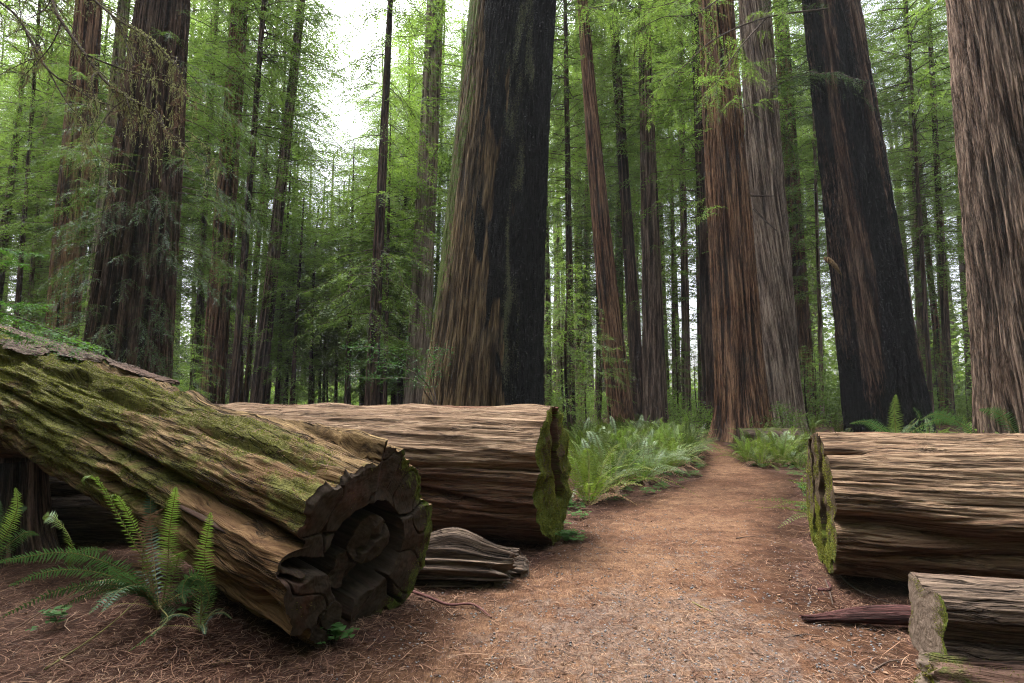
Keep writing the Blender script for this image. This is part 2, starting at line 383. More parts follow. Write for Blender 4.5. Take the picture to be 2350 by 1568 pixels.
grav = np.maximum(grav, .5 * sm(1.5, .2, np.hypot(PX - 1.7, PY - 5.2)))
grav = np.maximum(grav, .45 * sm(.8, .1, np.abs(PX - 1.3)) * sm(2.5, 3.5, PY) * sm(9, 6, PY))
struct(link_mesh('path', np.stack([PX, PY, PZ], -1).reshape(-1, 3), [(quads(len(LPc), nv, False, True), 0)], M['path'], attrs={'edge': edge.ravel(), 'grav': grav.ravel()}))
def onpath(x, y):
    yl = np.interp(y, LPc[:, 1], LPc[:, 0]); yr = np.interp(y, RPc[:, 1], RPc[:, 0]); return (x > yl) & (x < yr)

# ------------------------------------------------------------------ trunks and logs
def trunk_mesh(name, H, r0, r1, parent, mat, nu, nv, flare=.3, amp=.05, freq=5.0, seed=0, curve=(0, 0), spiral=0.0, attrf=None, stretch=16.0, lobes=.06, prof=None):
    s = np.linspace(0, 1, nu) ** 1.25 * 1.0; z = s * H - .25
    ph = np.arange(nv) * 2 * math.pi / nv
    Zg, Pg = np.meshgrid(z, ph, indexing='ij'); Sg = (Zg + .25) / H
    R = r0 + (r1 - r0) * Sg if prof is None else np.interp(Sg, prof[0], prof[1])
    R = R * (1 + flare * np.exp(-np.maximum(Zg, 0) / (r0 * 1.1)) * (1 + .5 * noise(np.cos(Pg) * 1.6, np.sin(Pg) * 1.6, seed + .5)))
    R = R * (1 + lobes * noise(np.cos(Pg) * 1.3, np.sin(Pg) * 1.3, Zg * .12 + seed * 3.1))
    Q = Pg + spiral * Zg / max(r0, .3) + .05 * noise(np.cos(Pg) * 2, np.sin(Pg) * 2, Zg * .35 + seed)
    gx, gy = np.cos(Q) * r0, np.sin(Q) * r0
    a = 1 - np.abs(noise(gx * freq, gy * freq, Zg * freq / stretch + seed)) * 2.2
    b = 1 - np.abs(noise(gx * freq * 2.3, gy * freq * 2.3, Zg * freq / stretch * 2.1 + seed + 9)) * 2.2
    c4 = 1 - np.abs(noise(gx * freq * 5, gy * freq * 5, Zg * freq / stretch * 4 + seed + 3)) * 2.2
    rg = np.clip(.5 * np.sign(a) * np.abs(a) ** .7 + .32 * b + .18 * c4, -.8, 1)
    R = R + amp * (rg - .45)
    sx, sy = curve
    cx = sx * (Sg * (1 - Sg)) * 4; cy = sy * (Sg * (1 - Sg)) * 4
    V = np.stack([cx + R * np.sin(Pg), cy - R * np.cos(Pg), Zg], -1).reshape(-1, 3)
    at_ = {'gc': np.stack([gx, gy, Zg], -1).reshape(-1, 3), 'ridge': np.clip(rg, 0, 1).ravel()}
    at_['moss'] = np.full(Zg.size, -.6)
    if attrf:
        for k, v in attrf(np.sin(Pg), np.cos(Pg), Zg, rg).items(): at_[k] = np.broadcast_to(v, Zg.shape).ravel()
    return link_mesh(name, V, [(quads(nu, nv), 0)], mat, parent, at_)

def log_body(name, P0, P1, r0, r1, parent, mat, nu, nv, amp=.02, freq=6, seed=0, radf=None, attrf=None, stretch=10., endj=.02, loc=None, endf=None):
    """surface of a lying log; theta 0 = up, 90 deg = towards the camera side. returns rim points of the P0 end"""
    P0 = np.array(P0, float); P1 = np.array(P1, float); A = norm(P1 - P0); L = np.linalg.norm(P1 - P0)
    W = norm(np.array([A[1], -A[0], 0])); W = W if W[1] < 0 else -W
    U = np.cross(W, A); U = U if U[2] > 0 else -U
    s = np.linspace(0, 1, nu); th = np.arange(nv) * 2 * math.pi / nv
    Sg, Tg = np.meshgrid(s * L, th, indexing='ij')
    R = r0 + (r1 - r0) * Sg / L
    gx, gy = np.cos(Tg) * max(r0, r1), np.sin(Tg) * max(r0, r1)
    wp = .25 * noise(gx * 1.2, gy * 1.2, Sg * .5 + seed)
    a = 1 - np.abs(noise(gx * freq + wp, gy * freq + wp, Sg * freq / stretch + seed)) * 2.2
    b = fbm(gx * freq * 2.2 + wp, gy * freq * 2.2, Sg * freq * 2.2 / stretch + seed + 4, 3)
    R = R + amp * (a - .4) + amp * .8 * b
    at_ = {'gc': np.stack([gx, gy, Sg], -1).reshape(-1, 3)}
    fr2 = 1 - np.abs(noise(gx * freq * 4 + 2 * wp, gy * freq * 4 + 2 * wp, Sg * freq * 4 / (stretch * 1.6) + seed + 2)) * 2.4
    fr3 = np.abs(noise(gx * freq * 9, gy * freq * 9, Sg * freq * 9 / (stretch * 1.8) + seed + 7))
    R = R + min(1, r1 / .3) * (.006 * fr2 - .007 * fr3) - min(1, r1 / .3) ** 2 * .022 * sm(.10, .0, np.abs(noise(gx * freq * 1.3 + 3 * wp, gy * freq * 1.3, Sg * .35 + seed + 6))) * sm(.0, .4, noise(gx * 2, gy * 2, Sg * .8 + seed))
    if radf is not None: R = R + radf(Tg, Sg, gx, gy)
    off = np.exp(-Sg / .12) * endj * noise(np.cos(Tg) * 4, np.sin(Tg) * 4, seed + 1.5)
    if endf is not None: off = off + endf(Tg) * np.exp(-(Sg / .22) ** 2)
    V = P0 + A * (Sg + off)[..., None] + R[..., None] * (np.cos(Tg)[..., None] * U + np.sin(Tg)[..., None] * W)
    for k in ('moss', 'rot'): at_[k] = np.full(Sg.size, -.6 if k == 'moss' else 0.)
    if attrf:
        for k, v in attrf(Tg, Sg, gx, gy).items(): at_[k] = np.broadcast_to(v, Sg.shape).ravel()
    flip = np.dot(np.cross(W, U), A) > 0
    mid_ = V[-1].mean(0)                                     # close the far end too
    Vc = np.concatenate([V] + [(V[-1] * (1 - q) + mid_ * q)[None] for q in (.04, .5, .98)]); atc = {}
    for k, v in at_.items():
        v = v.reshape((nu, nv) + v.shape[1:]); atc[k] = np.concatenate([v, v[-1:], v[-1:] * .5, v[-1:] * .1]).reshape((-1,) + v.shape[2:])
    o = link_mesh(name, Vc.reshape(-1, 3), [(quads(nu + 3, nv, True, bool(flip)), 0)], mat, parent, atc, loc=loc)
    return dict(V=V, N=np.cos(Tg)[..., None] * U + np.sin(Tg)[..., None] * W, moss=at_['moss'].reshape(Sg.shape), L=L, nu=nu, o=o, A=A, U=U, W=W, rim=V[0], end=V[-1], R=R[0], th=th, P0=P0)

def log_cap(name, lg, parent, mat, depthf, nr=90, attrf=None, center=(0, 0), loc=None):
    """cut end as a relief: depthf(x, y, rho, theta) = metres pushed into the log"""
    rim, A, U, W, P0 = lg['rim'], lg['A'], lg['U'], lg['W'], lg['P0']
    rel = rim - P0; rx, ry, ra = rel @ W, rel @ U, rel @ A
    rho = np.linspace(1.0, 0.0, nr)[:, None]
    cx, cy = center
    def smo(v, k):
        q = np.concatenate([v[-3 * k:], v, v[:3 * k]]); g_ = np.exp(-.5 * (np.arange(-3 * k, 3 * k + 1) / k) ** 2); return np.convolve(q, g_ / g_.sum(), 'same')[3 * k:-3 * k]
    k_ = max(3, len(rx) // 70); rxs, rys, ras = smo(rx, k_), smo(ry, k_), smo(ra, max(2, k_ // 2)); wt = sm(.93, 1, rho)
    x = cx + (rx[None] * wt + rxs[None] * (1 - wt) - cx) * rho; y = cy + (ry[None] * wt + rys[None] * (1 - wt) - cy) * rho
    ra = ra[None] * wt + ras[None] * (1 - wt)
    d = depthf(x, y, rho + 0 * x, lg['th'][None] + 0 * x) * sm(1.0, .95, rho) + ra * sm(.25, .6, rho) - .001
    V = P0 + x[..., None] * W + y[..., None] * U + d[..., None] * A
    at_ = {'gc': np.stack([x, y, np.hypot(x, y)], -1).reshape(-1, 3)}
    for k in ('moss', 'rot'): at_[k] = np.full(x.size, -.6 if k == 'moss' else 0.)
    if attrf:
        for k, v in attrf(x, y, rho + 0 * x, d).items(): at_[k] = np.broadcast_to(v, x.shape).ravel()
    q = quads(nr, rim.shape[0])
    link_mesh(name, V.reshape(-1, 3), [(q, 0)], mat, parent, at_, loc=loc)
    return dict(V=V, N=np.broadcast_to(-A, V.shape), moss=at_['moss'].reshape(x.shape), L=1.0)

def ell(x, y, cx, cy, a, b, ang=0.0):
    c, s = math.cos(ang), math.sin(ang); u = (x - cx) * c + (y - cy) * s; v = -(x - cx) * s + (y - cy) * c
    return np.sqrt((u / a) ** 2 + (v / b) ** 2)

def moss_tufts(lg, parent, n, thr, size, seed=0, smax=7.0):
    """short fuzzy moss shoots standing on the mossy surface"""
    rs = np.random.RandomState(seed); nu_, nv_ = lg['V'].shape[:2]
    iu = rs.randint(2, int(nu_ * min(1, smax / lg['L'])), n * 4); iv = rs.randint(0, nv_ - 1, n * 4)
    P = lg['V'][iu, iv]; m = lg['moss'][iu, iv] + .5 * noise(P[:, 0] * 7, P[:, 1] * 7, P[:, 2] * 7)
    k = np.where(m > thr + rs.uniform(-.1, .35, n * 4))[0][:n]; P = P[k]; N = lg['N'][iu, iv][k]; m_ = len(k)
    u = rs.uniform(0, 1, (m_, 1)); P = P * (1 - u) + lg['V'][iu[k] - 1, iv[k] + 1] * u
    D = norm(N + [0, 0, .3] + rs.normal(0, .55, (m_, 3))); l = rs.uniform(.5, 1.3, m_) * size
    V, f = leaves(P - N * .002, D, rs.normal(0, 1, (m_, 3)), l, l * .42)
    cl = np.clip(.5 + .9 * noise(P[:, 0] * 4, P[:, 1] * 4, P[:, 2] * 4) + rs.normal(0, .15, m_), 0, 1)
    mo = link_mesh('moss', V, [(f, 0)], M['moss_leaf'], parent, {'tint': np.repeat(cl, 4)}, False, loc=parent.location); mo['kind'] = 'stuff'
# ---- mossy split log, near, lying up to the left
E = np.array([-.915, 3.70, .58]); Fd = norm(np.array([-.857, .515, .187])); L1 = 9.0
E1 = E + Fd * L1
t1 = thing('mossy_log', (E[0], E[1], 0), 'long moss-covered split log sloping up towards the corner, with a dark hollow cut end', 'log')
def rad1(T, Sg, gx, gy):
    g1 = math.radians(78) + .10 * noise(Sg * .8, 3, 1) - .03 * Sg
    d = -.16 * np.exp(-((T - g1) / .07) ** 2) * sm(7, .5, Sg) * (1 + .6 * noise(Sg * 3, T * 3, 2))
    step = .06 * sm(g1 - .05, g1 + .05, T) * sm(1.6, 0.2, Sg)
    g2 = math.radians(36) + .15 * noise(Sg * .7, 8, 1)
    d2 = -.07 * np.exp(-((T - g2) / .06) ** 2) * sm(.1, .5, noise(Sg * .9, T, 5) + .35)
    und = -.11 * sm(math.radians(128), math.radians(131), T + .12 * fbm(Sg * 1.6, 0, 3, 3)) * sm(.7, 2.2, Sg)
    gou = -.09 * sm(.28, .5, fbm(gx * 3.2, gy * 3.2, Sg * .75 + 5, 3)) * sm(.3, .8, Sg)
    pl = .03 * noise(gx * 2, gy * 2, Sg * .5)
    notch = -.14 * np.exp(-((T - math.radians(112)) / .10) ** 2 - ((Sg - .16) / .09) ** 2)
    top = .03 * sm(.3, .6, np.abs(noise(Sg * 1.7, gx * 3, 11))) * sm(.5, .1, np.minimum(T, 2 * math.pi - T))
    sect = np.floor(T / (2 * math.pi) * 9 + 1.6 * noise(T * 1.3, 0, 0))
    se = .045 * np.sin(sect * 7.7) * sm(.9, .0, Sg)
    return d + step + d2 + und + gou + pl + notch + top + se + .06 * np.exp(-((T - 4.0) / .6) ** 2) * sm(1.5, 0, Sg)
EB = np.array([0.0, 1.62, 2.37, 3.10, 3.88, 4.97, 5.78, 6.22]); EO = np.array([.0, -.07, -.03, .06, .04, .09, .05, .0])
def end1(T):
    T = np.mod(T, 2 * math.pi); o_ = EO[0] + 0 * T
    for b_, d_ in zip(EB[1:], np.diff(EO)): o_ = o_ + d_ * sm(b_ - .025, b_ + .025, T)
    return o_
def at1(T, Sg, gx, gy):
    up = np.cos(T - .35)
    m = .25 + .48 * up + .22 * sm(.3, 1.8, Sg) - .20 * sm(.8, .0, Sg) + .55 * fbm(gx * 1.9, gy * 1.9, Sg * .8, 4)
    m = np.where(T > math.radians(125), -.4, m) - .75 * sm(-.16, -.45, T - .06 * noise(Sg * 2, 1, 1) - .25)
    m = m - 1.1 * sm(math.radians(14), math.radians(2), np.minimum(T, 2 * math.pi - T) + 0 * Sg)
    return {'moss': np.where(T > math.pi * 1.1, -.3, m), 'rot': .25 * sm(.3, .9, np.sin(T)) * sm(1.5, .2, Sg)}
lg1 = log_body('body', E, E1, .575, .565, t1, M['wood_moss'], 760, 560, .026, 7, 1, rad1, at1, 8., .015, loc=t1.location, endf=end1)
def dep1(x, y, rho, th):
    n = .010 * fbm(x * 8, y * 8, 1, 4)
    wob = .06 * fbm(x * 6, y * 6, 3, 3)
    hole = sm(1.04, .96, ell(x, y, -.03, -.05, .36, .31, .15) + wob)
    gap = sm(1.06, .94, ell(x, y, .07, -.38, .085, .24, .15) + 2 * wob)
    slot = sm(1.1, .9, ell(x, y, .40, -.02, .22, .035, .25) + 2 * wob)
    fill = sm(1.03, .97, ell(x, y, -.27, -.27, .20, .24, .5) + wob)
    fstep = .18 + .12 * sm(.0, .01, noise(x * 9, y * 9, 21)) + .08 * sm(.0, .01, noise(x * 7, y * 7, 25))
    core = sm(1.03, .97, ell(x, y, -.10, -.01, .150, .165) + .10 * noise(x * 7, y * 7, 2))
    core2 = sm(1.05, .97, ell(x, y, .04, -.18, .125, .12, .6) + .14 * noise(x * 12, y * 12, 4)) * (1 - core)
    hh = np.maximum(hole, np.maximum(gap, slot))
    d = 1.1 * hh * (1 - fill) + hh * fill * fstep
    split = sm(.025, .0, np.abs(y + .9 * x + .13 + .05 * noise(x * 14, y * 14, 3)))
    d = d * (1 - core) + (.10 + .25 * x + .015 * fbm(x * 9, y * 9, 61, 3) + .12 * split) * core
    d = d * (1 - core2) + (.10 - .2 * y + .02 * fbm(x * 9, y * 9, 67, 3)) * core2
    thm = np.mod(th, 2 * math.pi) + .16 * noise(x * 5, y * 5, 7) * sm(1, .8, rho)
    dd_ = np.min(np.abs(thm[..., None] - EB[1:-1]), -1) * rho
    crack = .20 * sm(.022, .004, dd_) * sm(.5, .62, rho)
    c2 = .05 * sm(.025, .0, np.abs(noise(x * 3.1, y * 3.1, 12))) * sm(.5, .6, rho)
    lob = -.03 * sm(0, .3, x) * sm(.1, .4, y)
    solid = (1 - hh) * (1 - core) * (1 - core2)
    return d + n + (crack + c2 + lob) * solid
cp1 = log_cap('cut_end', lg1, t1, M['end_dark'], dep1, 190, lambda x, y, rho, d: {'moss': -.02 + .48 * sm(.6, 1, rho) * sm(-.1, -.4, x) + .18 * sm(.75, 1, rho) - .8 * sm(.1, .3, d), 'rot': .2 * sm(.3, .7, d)}, loc=t1.location)

def shard(P, D, L, W, T, seed, parent, mat, name='bark_slab', up=(0, 0, 1), loc=None):
    """a splintered slab with ragged outline"""
    D = norm(D); Sd = norm(np.cross(D, up)); N = np.cross(Sd, D); P = np.array(P, float)
    n, m = 40, 14
    s = np.linspace(-.5, .5, n); q = np.linspace(-1, 1, m)
    wd = W * .5 * (1 - np.abs(s * 2) ** 4 * .75) * (1 + .5 * fbm(s * 9, seed, 0, 3))
    X = s[:, None] * L + .06 * L * noise(q[None] * 3, s[:, None] * 2, seed); Yv = q[None] * wd[:, None]
    top = T * (.5 + .7 * fbm(X * 6, Yv * 30, seed, 3)) * (1 - q[None] ** 4)
    Vt = P + X[..., None] * D + Yv[..., None] * Sd + top[..., None] * N
    Vb = P + X[..., None] * D + Yv[..., None] * Sd - (T * (.4 + .1 * noise(X * 4, Yv * 4, seed)) * (1 - q[None] ** 6))[..., None] * N
    V = np.concatenate([Vt.reshape(-1, 3), Vb.reshape(-1, 3)]); k = n * m
    f1 = quads(n, m, False); f2 = quads(n, m, False, True) + k
    rim = []
    idx = [i * m for i in range(n)] + [(n - 1) * m + j for j in range(1, m)] + [i * m + m - 1 for i in range(n - 2, -1, -1)] + [j for j in range(m - 2, 0, -1)]
    a = np.array(idx); b = np.roll(a, -1); f3 = np.stack([b, a, a + k, b + k], -1)
    gc = np.concatenate([np.stack([Yv, top * 2, X], -1).reshape(-1, 3)] * 2)
    return link_mesh(name, V, [(f1, 0), (f2, 0), (f3, 0)], mat, parent, {'gc': gc + seed, 'moss': np.full(len(V), -.1), 'rot': np.full(len(V), .1), 'ridge': np.full(len(V), .5)}, loc=loc)
for i, (s_, th_, L_, W_, T_) in enumerate([(5.6, -6, 2.6, .30, .035), (4.5, 4, 1.6, .26, .05), (3.9, -12, 1.0, .22, .03), (3.1, -4, 1.2, .2, .025), (5.0, 22, 1.1, .2, .03)]):
    a_ = math.radians(th_); rr = .60
    P = E + Fd * s_ + rr * (math.cos(a_) * lg1['U'] + math.sin(a_) * lg1['W'])
    shard(P, Fd, L_, W_, T_, i * 3.7, t1, M['wood_dark'], up=math.cos(a_) * lg1['U'] + math.sin(a_) * lg1['W'], loc=t1.location)

moss_tufts(lg1, t1, 72000, .55, .012, 1); moss_tufts(cp1, t1, 3000, .30, .010, 9)

# ---- weathered log behind it
B0 = np.array([.43, 5.98, .70]); Bd = norm(np.array([-.94, .34, .0]))
t2 = thing('weathered_log', (B0[0], B0[1], 0), 'thick brown log behind the mossy one, its green cut end split by a red cleft', 'log')
def rad2(T, Sg, gx, gy):
    k = sm(math.radians(50), math.radians(95), T) * sm(math.radians(205), math.radians(150), T)
    wv = .07 * np.sin(Sg * 2.1 + 3 * np.sin(T * 1.5) + 1) * k * sm(.4, 1.5, Sg)
    g1 = math.radians(70) + .06 * np.sin(Sg * 1.4) + .05 * noise(Sg, 1, 1)
    ledge = -.09 * sm(g1, g1 + .10, T) * k
    gou = -.10 * sm(.22, .5, fbm(gx * 2.8 + 2, gy * 2.8, Sg * .6 + 1, 3)) * k
    w2 = .035 * noise(gx * 9 + .8 * noise(Sg, T, 3), gy * 9, Sg * .35) * (.4 + k)
    g3 = math.radians(104) + .09 * np.sin(Sg * 2.3 + .6)
    gap = -.13 * np.exp(-((T - g3) / .06) ** 2) * sm(.35, .8, Sg) * sm(3.4, 1.8, Sg)
    lip = .02 * np.sin(Sg * 5) * np.exp(-(T / .3) ** 2)
    fl = -.02 * noise(gx * 1.5, gy * 1.5, Sg * .3)
    return wv * .6 + ledge + gou + w2 * .6 + gap + lip + fl
lg2 = log_body('body', B0, B0 + Bd * 9, .71, .73, t2, M['wood_grey'], 560, 460, .016, 8, 5, rad2,
               lambda T, Sg, gx, gy: {'moss': -.75 + .25 * np.cos(T) + 0 * Sg, 'rot': -.1 + .32 * sm(math.radians(60), math.radians(110), T) + 0 * Sg}, 14., .05, loc=t2.location)
def dep2(x, y, rho, th):
    d = .02 * fbm(x * 6, y * 6, 4, 4)
    cx = -.12 + .10 * np.sin(y * 4) + .05 * noise(y * 5, 2, 2)
    wd = .13 + .06 * noise(y * 4, 7, 7)
    cl = sm(1.15, .85, np.abs(x - cx) / wd) * sm(-.30, -.16, y) * (1 + .25 * fbm(x * 12, y * 5, 1, 3))
    ck = .06 * sm(.012, .0, np.abs(y + .02 + .05 * noise(x * 3, 0, 0)))
    return d + .42 * cl + ck * .5
def ate2(x, y, rho, d):
    return {'moss': .42 + .45 * sm(.6, .95, rho) + .25 * sm(.1, -.4, y) - 1.2 * sm(.06, .14, d) - .5 * sm(.35, .62, y) * sm(.25, 0, np.abs(x + .1)), 'rot': sm(.05, .15, d) + .3 * sm(.3, .5, y)}
cp2 = log_cap('cut_end', lg2, t2, M['end_moss'], dep2, 170, ate2, loc=t2.location)

# ---- log on the right
R0 = np.array([2.63, 4.98, .60]); Rd = norm(np.array([.945, -.30, .0]))
t3 = thing('weathered_log', (R0[0], R0[1], 0), 'big grey-brown grooved log across from the others, beside the path, running out of the picture', 'log')
def rad3(T, Sg, gx, gy):
    k = sm(math.radians(40), math.radians(80), T) * sm(math.radians(205), math.radians(160), T)
    w1 = math.radians(84) + .16 * np.sin(Sg * 2.0 - .6) * sm(.2, .9, Sg)
    led = -.10 * np.exp(-((T - w1 - .16) / .13) ** 2) + .05 * np.exp(-((T - w1 + .1) / .14) ** 2)
    w2 = math.radians(112) + .07 * np.sin(Sg * 2.3)
    led2 = -.09 * np.exp(-((T - w2) / .07) ** 2) * sm(.2, .7, Sg)
    w3 = math.radians(131) + .05 * np.sin(Sg * 3.1 + 2)
    led3 = -.07 * np.exp(-((T - w3) / .06) ** 2)
    hol = -.06 * sm(.25, .5, fbm(gx * 3 + 7, gy * 3, Sg * .6, 3)) * k
    tg = -.09 * np.exp(-((T - math.radians(38)) / .035) ** 2) * sm(.42, .1, Sg)
    rp = .020 * noise(gx * 11 + .8 * noise(Sg, T, 3), gy * 11, Sg * .4)
    und = -.12 * sm(math.radians(140), math.radians(170), T) * sm(math.radians(250), math.radians(200), T)
    return led + led2 + led3 + hol + tg + rp + und
lg3 = log_body('body', R0, R0 + Rd * 5.5, .60, .66, t3, M['wood_grey'], 440, 460, .018, 9, 12, rad3,
               lambda T, Sg, gx, gy: {'moss': -.55 + .35 * np.exp(-((T - math.radians(126)) / .3) ** 2) * sm(.8, 2, Sg), 'rot': -.15 + .2 * sm(math.radians(70), math.radians(120), T) + 0 * Sg}, 15., .015, loc=t3.location)
def dep3(x, y, rho, th):
    cl = sm(1.1, .8, np.abs(x - .15 - .06 * noise(y * 4, 1, 1)) / (.09 + .05 * noise(y * 6, 3, 1)))
    cl = np.maximum(cl, sm(1.1, .8, np.abs(x + .22 - .05 * noise(y * 5, 4, 1)) / .06))
    return .012 * fbm(x * 7, y * 7, 9, 4) + .3 * cl * sm(-.35, -.1, y) * (1 + .3 * fbm(x * 10, y * 4, 1, 3))
cp3 = log_cap('cut_end', lg3, t3, M['end_moss'], dep3, 120, lambda x, y, rho, d: {'moss': .30 + .4 * sm(.1, -.4, y) - .9 * sm(.06, .14, d), 'rot': -.1 + 0 * x}, loc=t3.location)

# ---- two small logs in the near right corner
S0 = np.array([2.09, 2.99, .375]); Sdv = norm(np.array([.978, -.20, .0]))
t4 = thing('small_log', (S0[0], S0[1], .1), 'small dark squared log with flat sawn end, resting on a mossy one in the corner', 'log')
def rad4(T, Sg, gx, gy):
    c = np.cos(T - math.radians(40)); sq = .045 * np.cos(4 * (T - math.radians(50))) 
    cut = -.07 * np.exp(-((T - math.radians(150)) / .3) ** 2)
    return sq + cut - .006 * np.abs(np.sin(T * 30 + 2 * noise(Sg, T, 1)))
lg4 = log_body('body', S0, S0 + Sdv * 2.2, .205, .215, t4, M['wood_dark'], 260, 260, .008, 14, 21, rad4, None, 18., .002, loc=t4.location)
cp4 = log_cap('cut_end', lg4, t4, M['end_grey'], lambda x, y, rho, th: .004 * fbm(x * 16, y * 16, 2, 4), 60, lambda x, y, rho, d: {'moss': .02 + .5 * sm(.0, .2, x) + .2 * sm(.7, 1, rho), 'rot': -.5 + 0 * x}, loc=t4.location)
Q0 = np.array([1.99, 2.84, .11])
t5 = thing('buried_log', (Q0[0], Q0[1], 0), 'half-buried mossy log under the small squared log in the near corner', 'log')
lg5 = log_body('body', Q0, Q0 + norm(np.array([.93, -.36, .0])) * 2.0, .17, .2, t5, M['wood_dark'], 160, 160, .02, 10, 31, None, lambda T, Sg, gx, gy: {'moss': .4 * np.cos(T) + .12 - .45 * sm(.05, .5, Sg), 'rot': .4 + 0 * Sg}, 8., .05, loc=t5.location)
cp5 = log_cap('cut_end', lg5, t5, M['end_grey'], lambda x, y, rho, th: .03 * fbm(x * 12, y * 12, 2, 4), 40, lambda x, y, rho, d: {'moss': .35 + 0 * x}, loc=t5.location)

moss_tufts(cp2, t2, 20000, .30, .013, 2); moss_tufts(cp3, t3, 12000, .30, .012, 3); moss_tufts(cp4, t4, 2500, .30, .008, 4)
moss_tufts(lg5, t5, 3000, .40, .010, 5, 1.2); moss_tufts(cp5, t5, 2500, .2, .010, 6)
# ---- split piece between the logs
G0 = at(1165, 1295, 4.75); G0[2] = .10
t6 = thing('split_log_piece', (G0[0], G0[1], 0), 'low split piece of grooved log in front of the thick log with the green end', 'log')
def rad6(T, Sg, gx, gy):
    hump = .15 * np.exp(-((T - .15) / .5) ** 2) * np.exp(-((Sg - .42) / .30) ** 2) + .15 * np.exp(-((T - 2 * math.pi - .15) / .5) ** 2) * np.exp(-((Sg - .42) / .30) ** 2)
    return hump - .06 * np.exp(-((T - 1.75) / .10) ** 2) + .018 * np.sin(T * 20 + 1.5 * np.sin(Sg * 3)) + .05 * np.exp(-((T - 1.2) / .4) ** 2)
lg6 = log_body('body', G0, G0 + norm(np.array([-.955, .06, .02])) * 1.7, .16, .24, t6, M['wood_dark'], 240, 240, .014, 12, 41, rad6, lambda T, Sg, gx, gy: {'moss': -.25 + .2 * np.exp(-((T - 1.0) / .4) ** 2) + 0 * Sg}, 14., .14, loc=t6.location)
log_cap('split_end', lg6, t6, M['end_grey'], lambda x, y, rho, th: .07 * fbm(x * 9, y * 9, 2, 4) + .05 * sm(.05, -.02, y), 50, lambda x, y, rho, d: {'moss': -.05 + 0 * x}, loc=t6.location)
G1 = at(1205, 1300, 4.95); G1[2] = .07
t7 = thing('wood_chunk', (G1[0], G1[1], 0), 'small rounded mossy wood chunk lying against the split piece', 'wood chunk')
lg7 = log_body('body', G1, G1 + np.array([-.35, .10, 0]), .10, .12, t7, M['wood_dark'], 50, 90, .02, 8, 51, None, lambda T, Sg, gx, gy: {'moss': .1 + .2 * np.cos(T)}, 5., .03, loc=t7.location)
log_cap('broken_end', lg7, t7, M['end_grey'], lambda x, y, rho, th: -.03 * (1 - rho ** 2) + .02 * fbm(x * 14, y * 14, 2, 3), 30, lambda x, y, rho, d: {'moss': .2 + 0 * x}, loc=t7.location)

# ---- fallen red branch
a_, b_ = gnd(1845, 1432), gnd(2110, 1445); a_[2] = .045; b_[2] = .075
t8 = thing('fallen_branch', (b_[0], b_[1], 0), 'purple-red barkless broken branch on the needles between the two right-hand logs', 'branch')
lg8 = log_body('stem', a_ - np.array([.0, 0, .01]), b_ + (b_ - a_) * .5, .02, .085, t8, M['wood_red'], 170, 70, .004, 9, 61, lambda T, Sg, gx, gy: .045 * sm(0, .45, Sg) * (1 - sm(.5, .9, Sg)) * np.cos(T - .6) - .01 * np.abs(noise(gx * 30, gy * 30, Sg * 2)), None, 9., .05, loc=t8.location)
log_cap('broken_end', lg8, t8, M['wood_red'], lambda x, y, rho, th: .02 * noise(x * 30, y * 30, 1), 12, loc=t8.location)
mb = MB(); P = bez([at(1880, 1400, 4.35) * [1, 1, 0] + [0, 0, .10], at(1908, 1385, 4.3) * [1, 1, 0] + [0, 0, .12], at(1900, 1350, 4.35) * [1, 1, 0] + [0, 0, .16]], 10)
V_, f_ = tube(P, np.linspace(.014, .008, 10), 7); mb.add(V_, f_, gc=V_, moss=-.6, rot=0.)
mb.build('stub', M['wood_red'], t8, loc=t8.location)

# ---- short mossy log across the path, beyond
K0 = at(1695, 1015, 16.5); K0[2] = .32
t9 = thing('mossy_log', (K0[0], K0[1], 0), 'short moss-topped log among ferns at the foot of the big flared redwood', 'log')
lg9 = log_body('body', K0, K0 + norm(np.array([.98, -.1, 0])) * 1.7, .34, .34, t9, M['wood_dark'], 80, 80, .03, 4, 71, None, lambda T, Sg, gx, gy: {'moss': .15 + .45 * np.cos(T) + 0 * Sg}, loc=t9.location)
log_cap('cut_end', lg9, t9, M['end_dark'], lambda x, y, rho, th: .02 * fbm(x * 5, y * 5, 2, 3), 20, loc=t9.location)

# ---- dark stump under the high end of the mossy log
K = at(5, 1100, 5.6)
t10 = thing('rotten_stump', (K[0], K[1], 0), 'broken rotten stump in shade holding up the high end of the mossy log', 'stump')
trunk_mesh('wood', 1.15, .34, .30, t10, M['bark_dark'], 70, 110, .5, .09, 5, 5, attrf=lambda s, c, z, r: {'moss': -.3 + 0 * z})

Kr = at(60, 1085, 6.3); Kr[2] = .30  # log added to keep light out from under the mossy log
t11 = thing('light_blocking_log', (Kr[0], Kr[1], 0), 'dark log added to block light beneath the mossy log, behind the ferns', 'log')
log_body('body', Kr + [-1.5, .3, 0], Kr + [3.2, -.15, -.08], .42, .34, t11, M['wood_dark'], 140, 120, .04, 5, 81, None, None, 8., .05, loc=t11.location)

# ---- planks and chips at the near left
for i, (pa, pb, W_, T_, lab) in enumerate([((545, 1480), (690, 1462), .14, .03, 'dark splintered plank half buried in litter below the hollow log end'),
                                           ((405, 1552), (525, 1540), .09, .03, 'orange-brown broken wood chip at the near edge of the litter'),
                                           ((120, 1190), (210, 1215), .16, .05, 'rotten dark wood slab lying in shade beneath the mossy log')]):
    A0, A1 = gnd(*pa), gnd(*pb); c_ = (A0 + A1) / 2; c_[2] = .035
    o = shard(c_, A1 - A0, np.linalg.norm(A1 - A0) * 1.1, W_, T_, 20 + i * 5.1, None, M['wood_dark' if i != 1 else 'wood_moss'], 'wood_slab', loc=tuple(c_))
    tag(o, lab, 'wood slab')

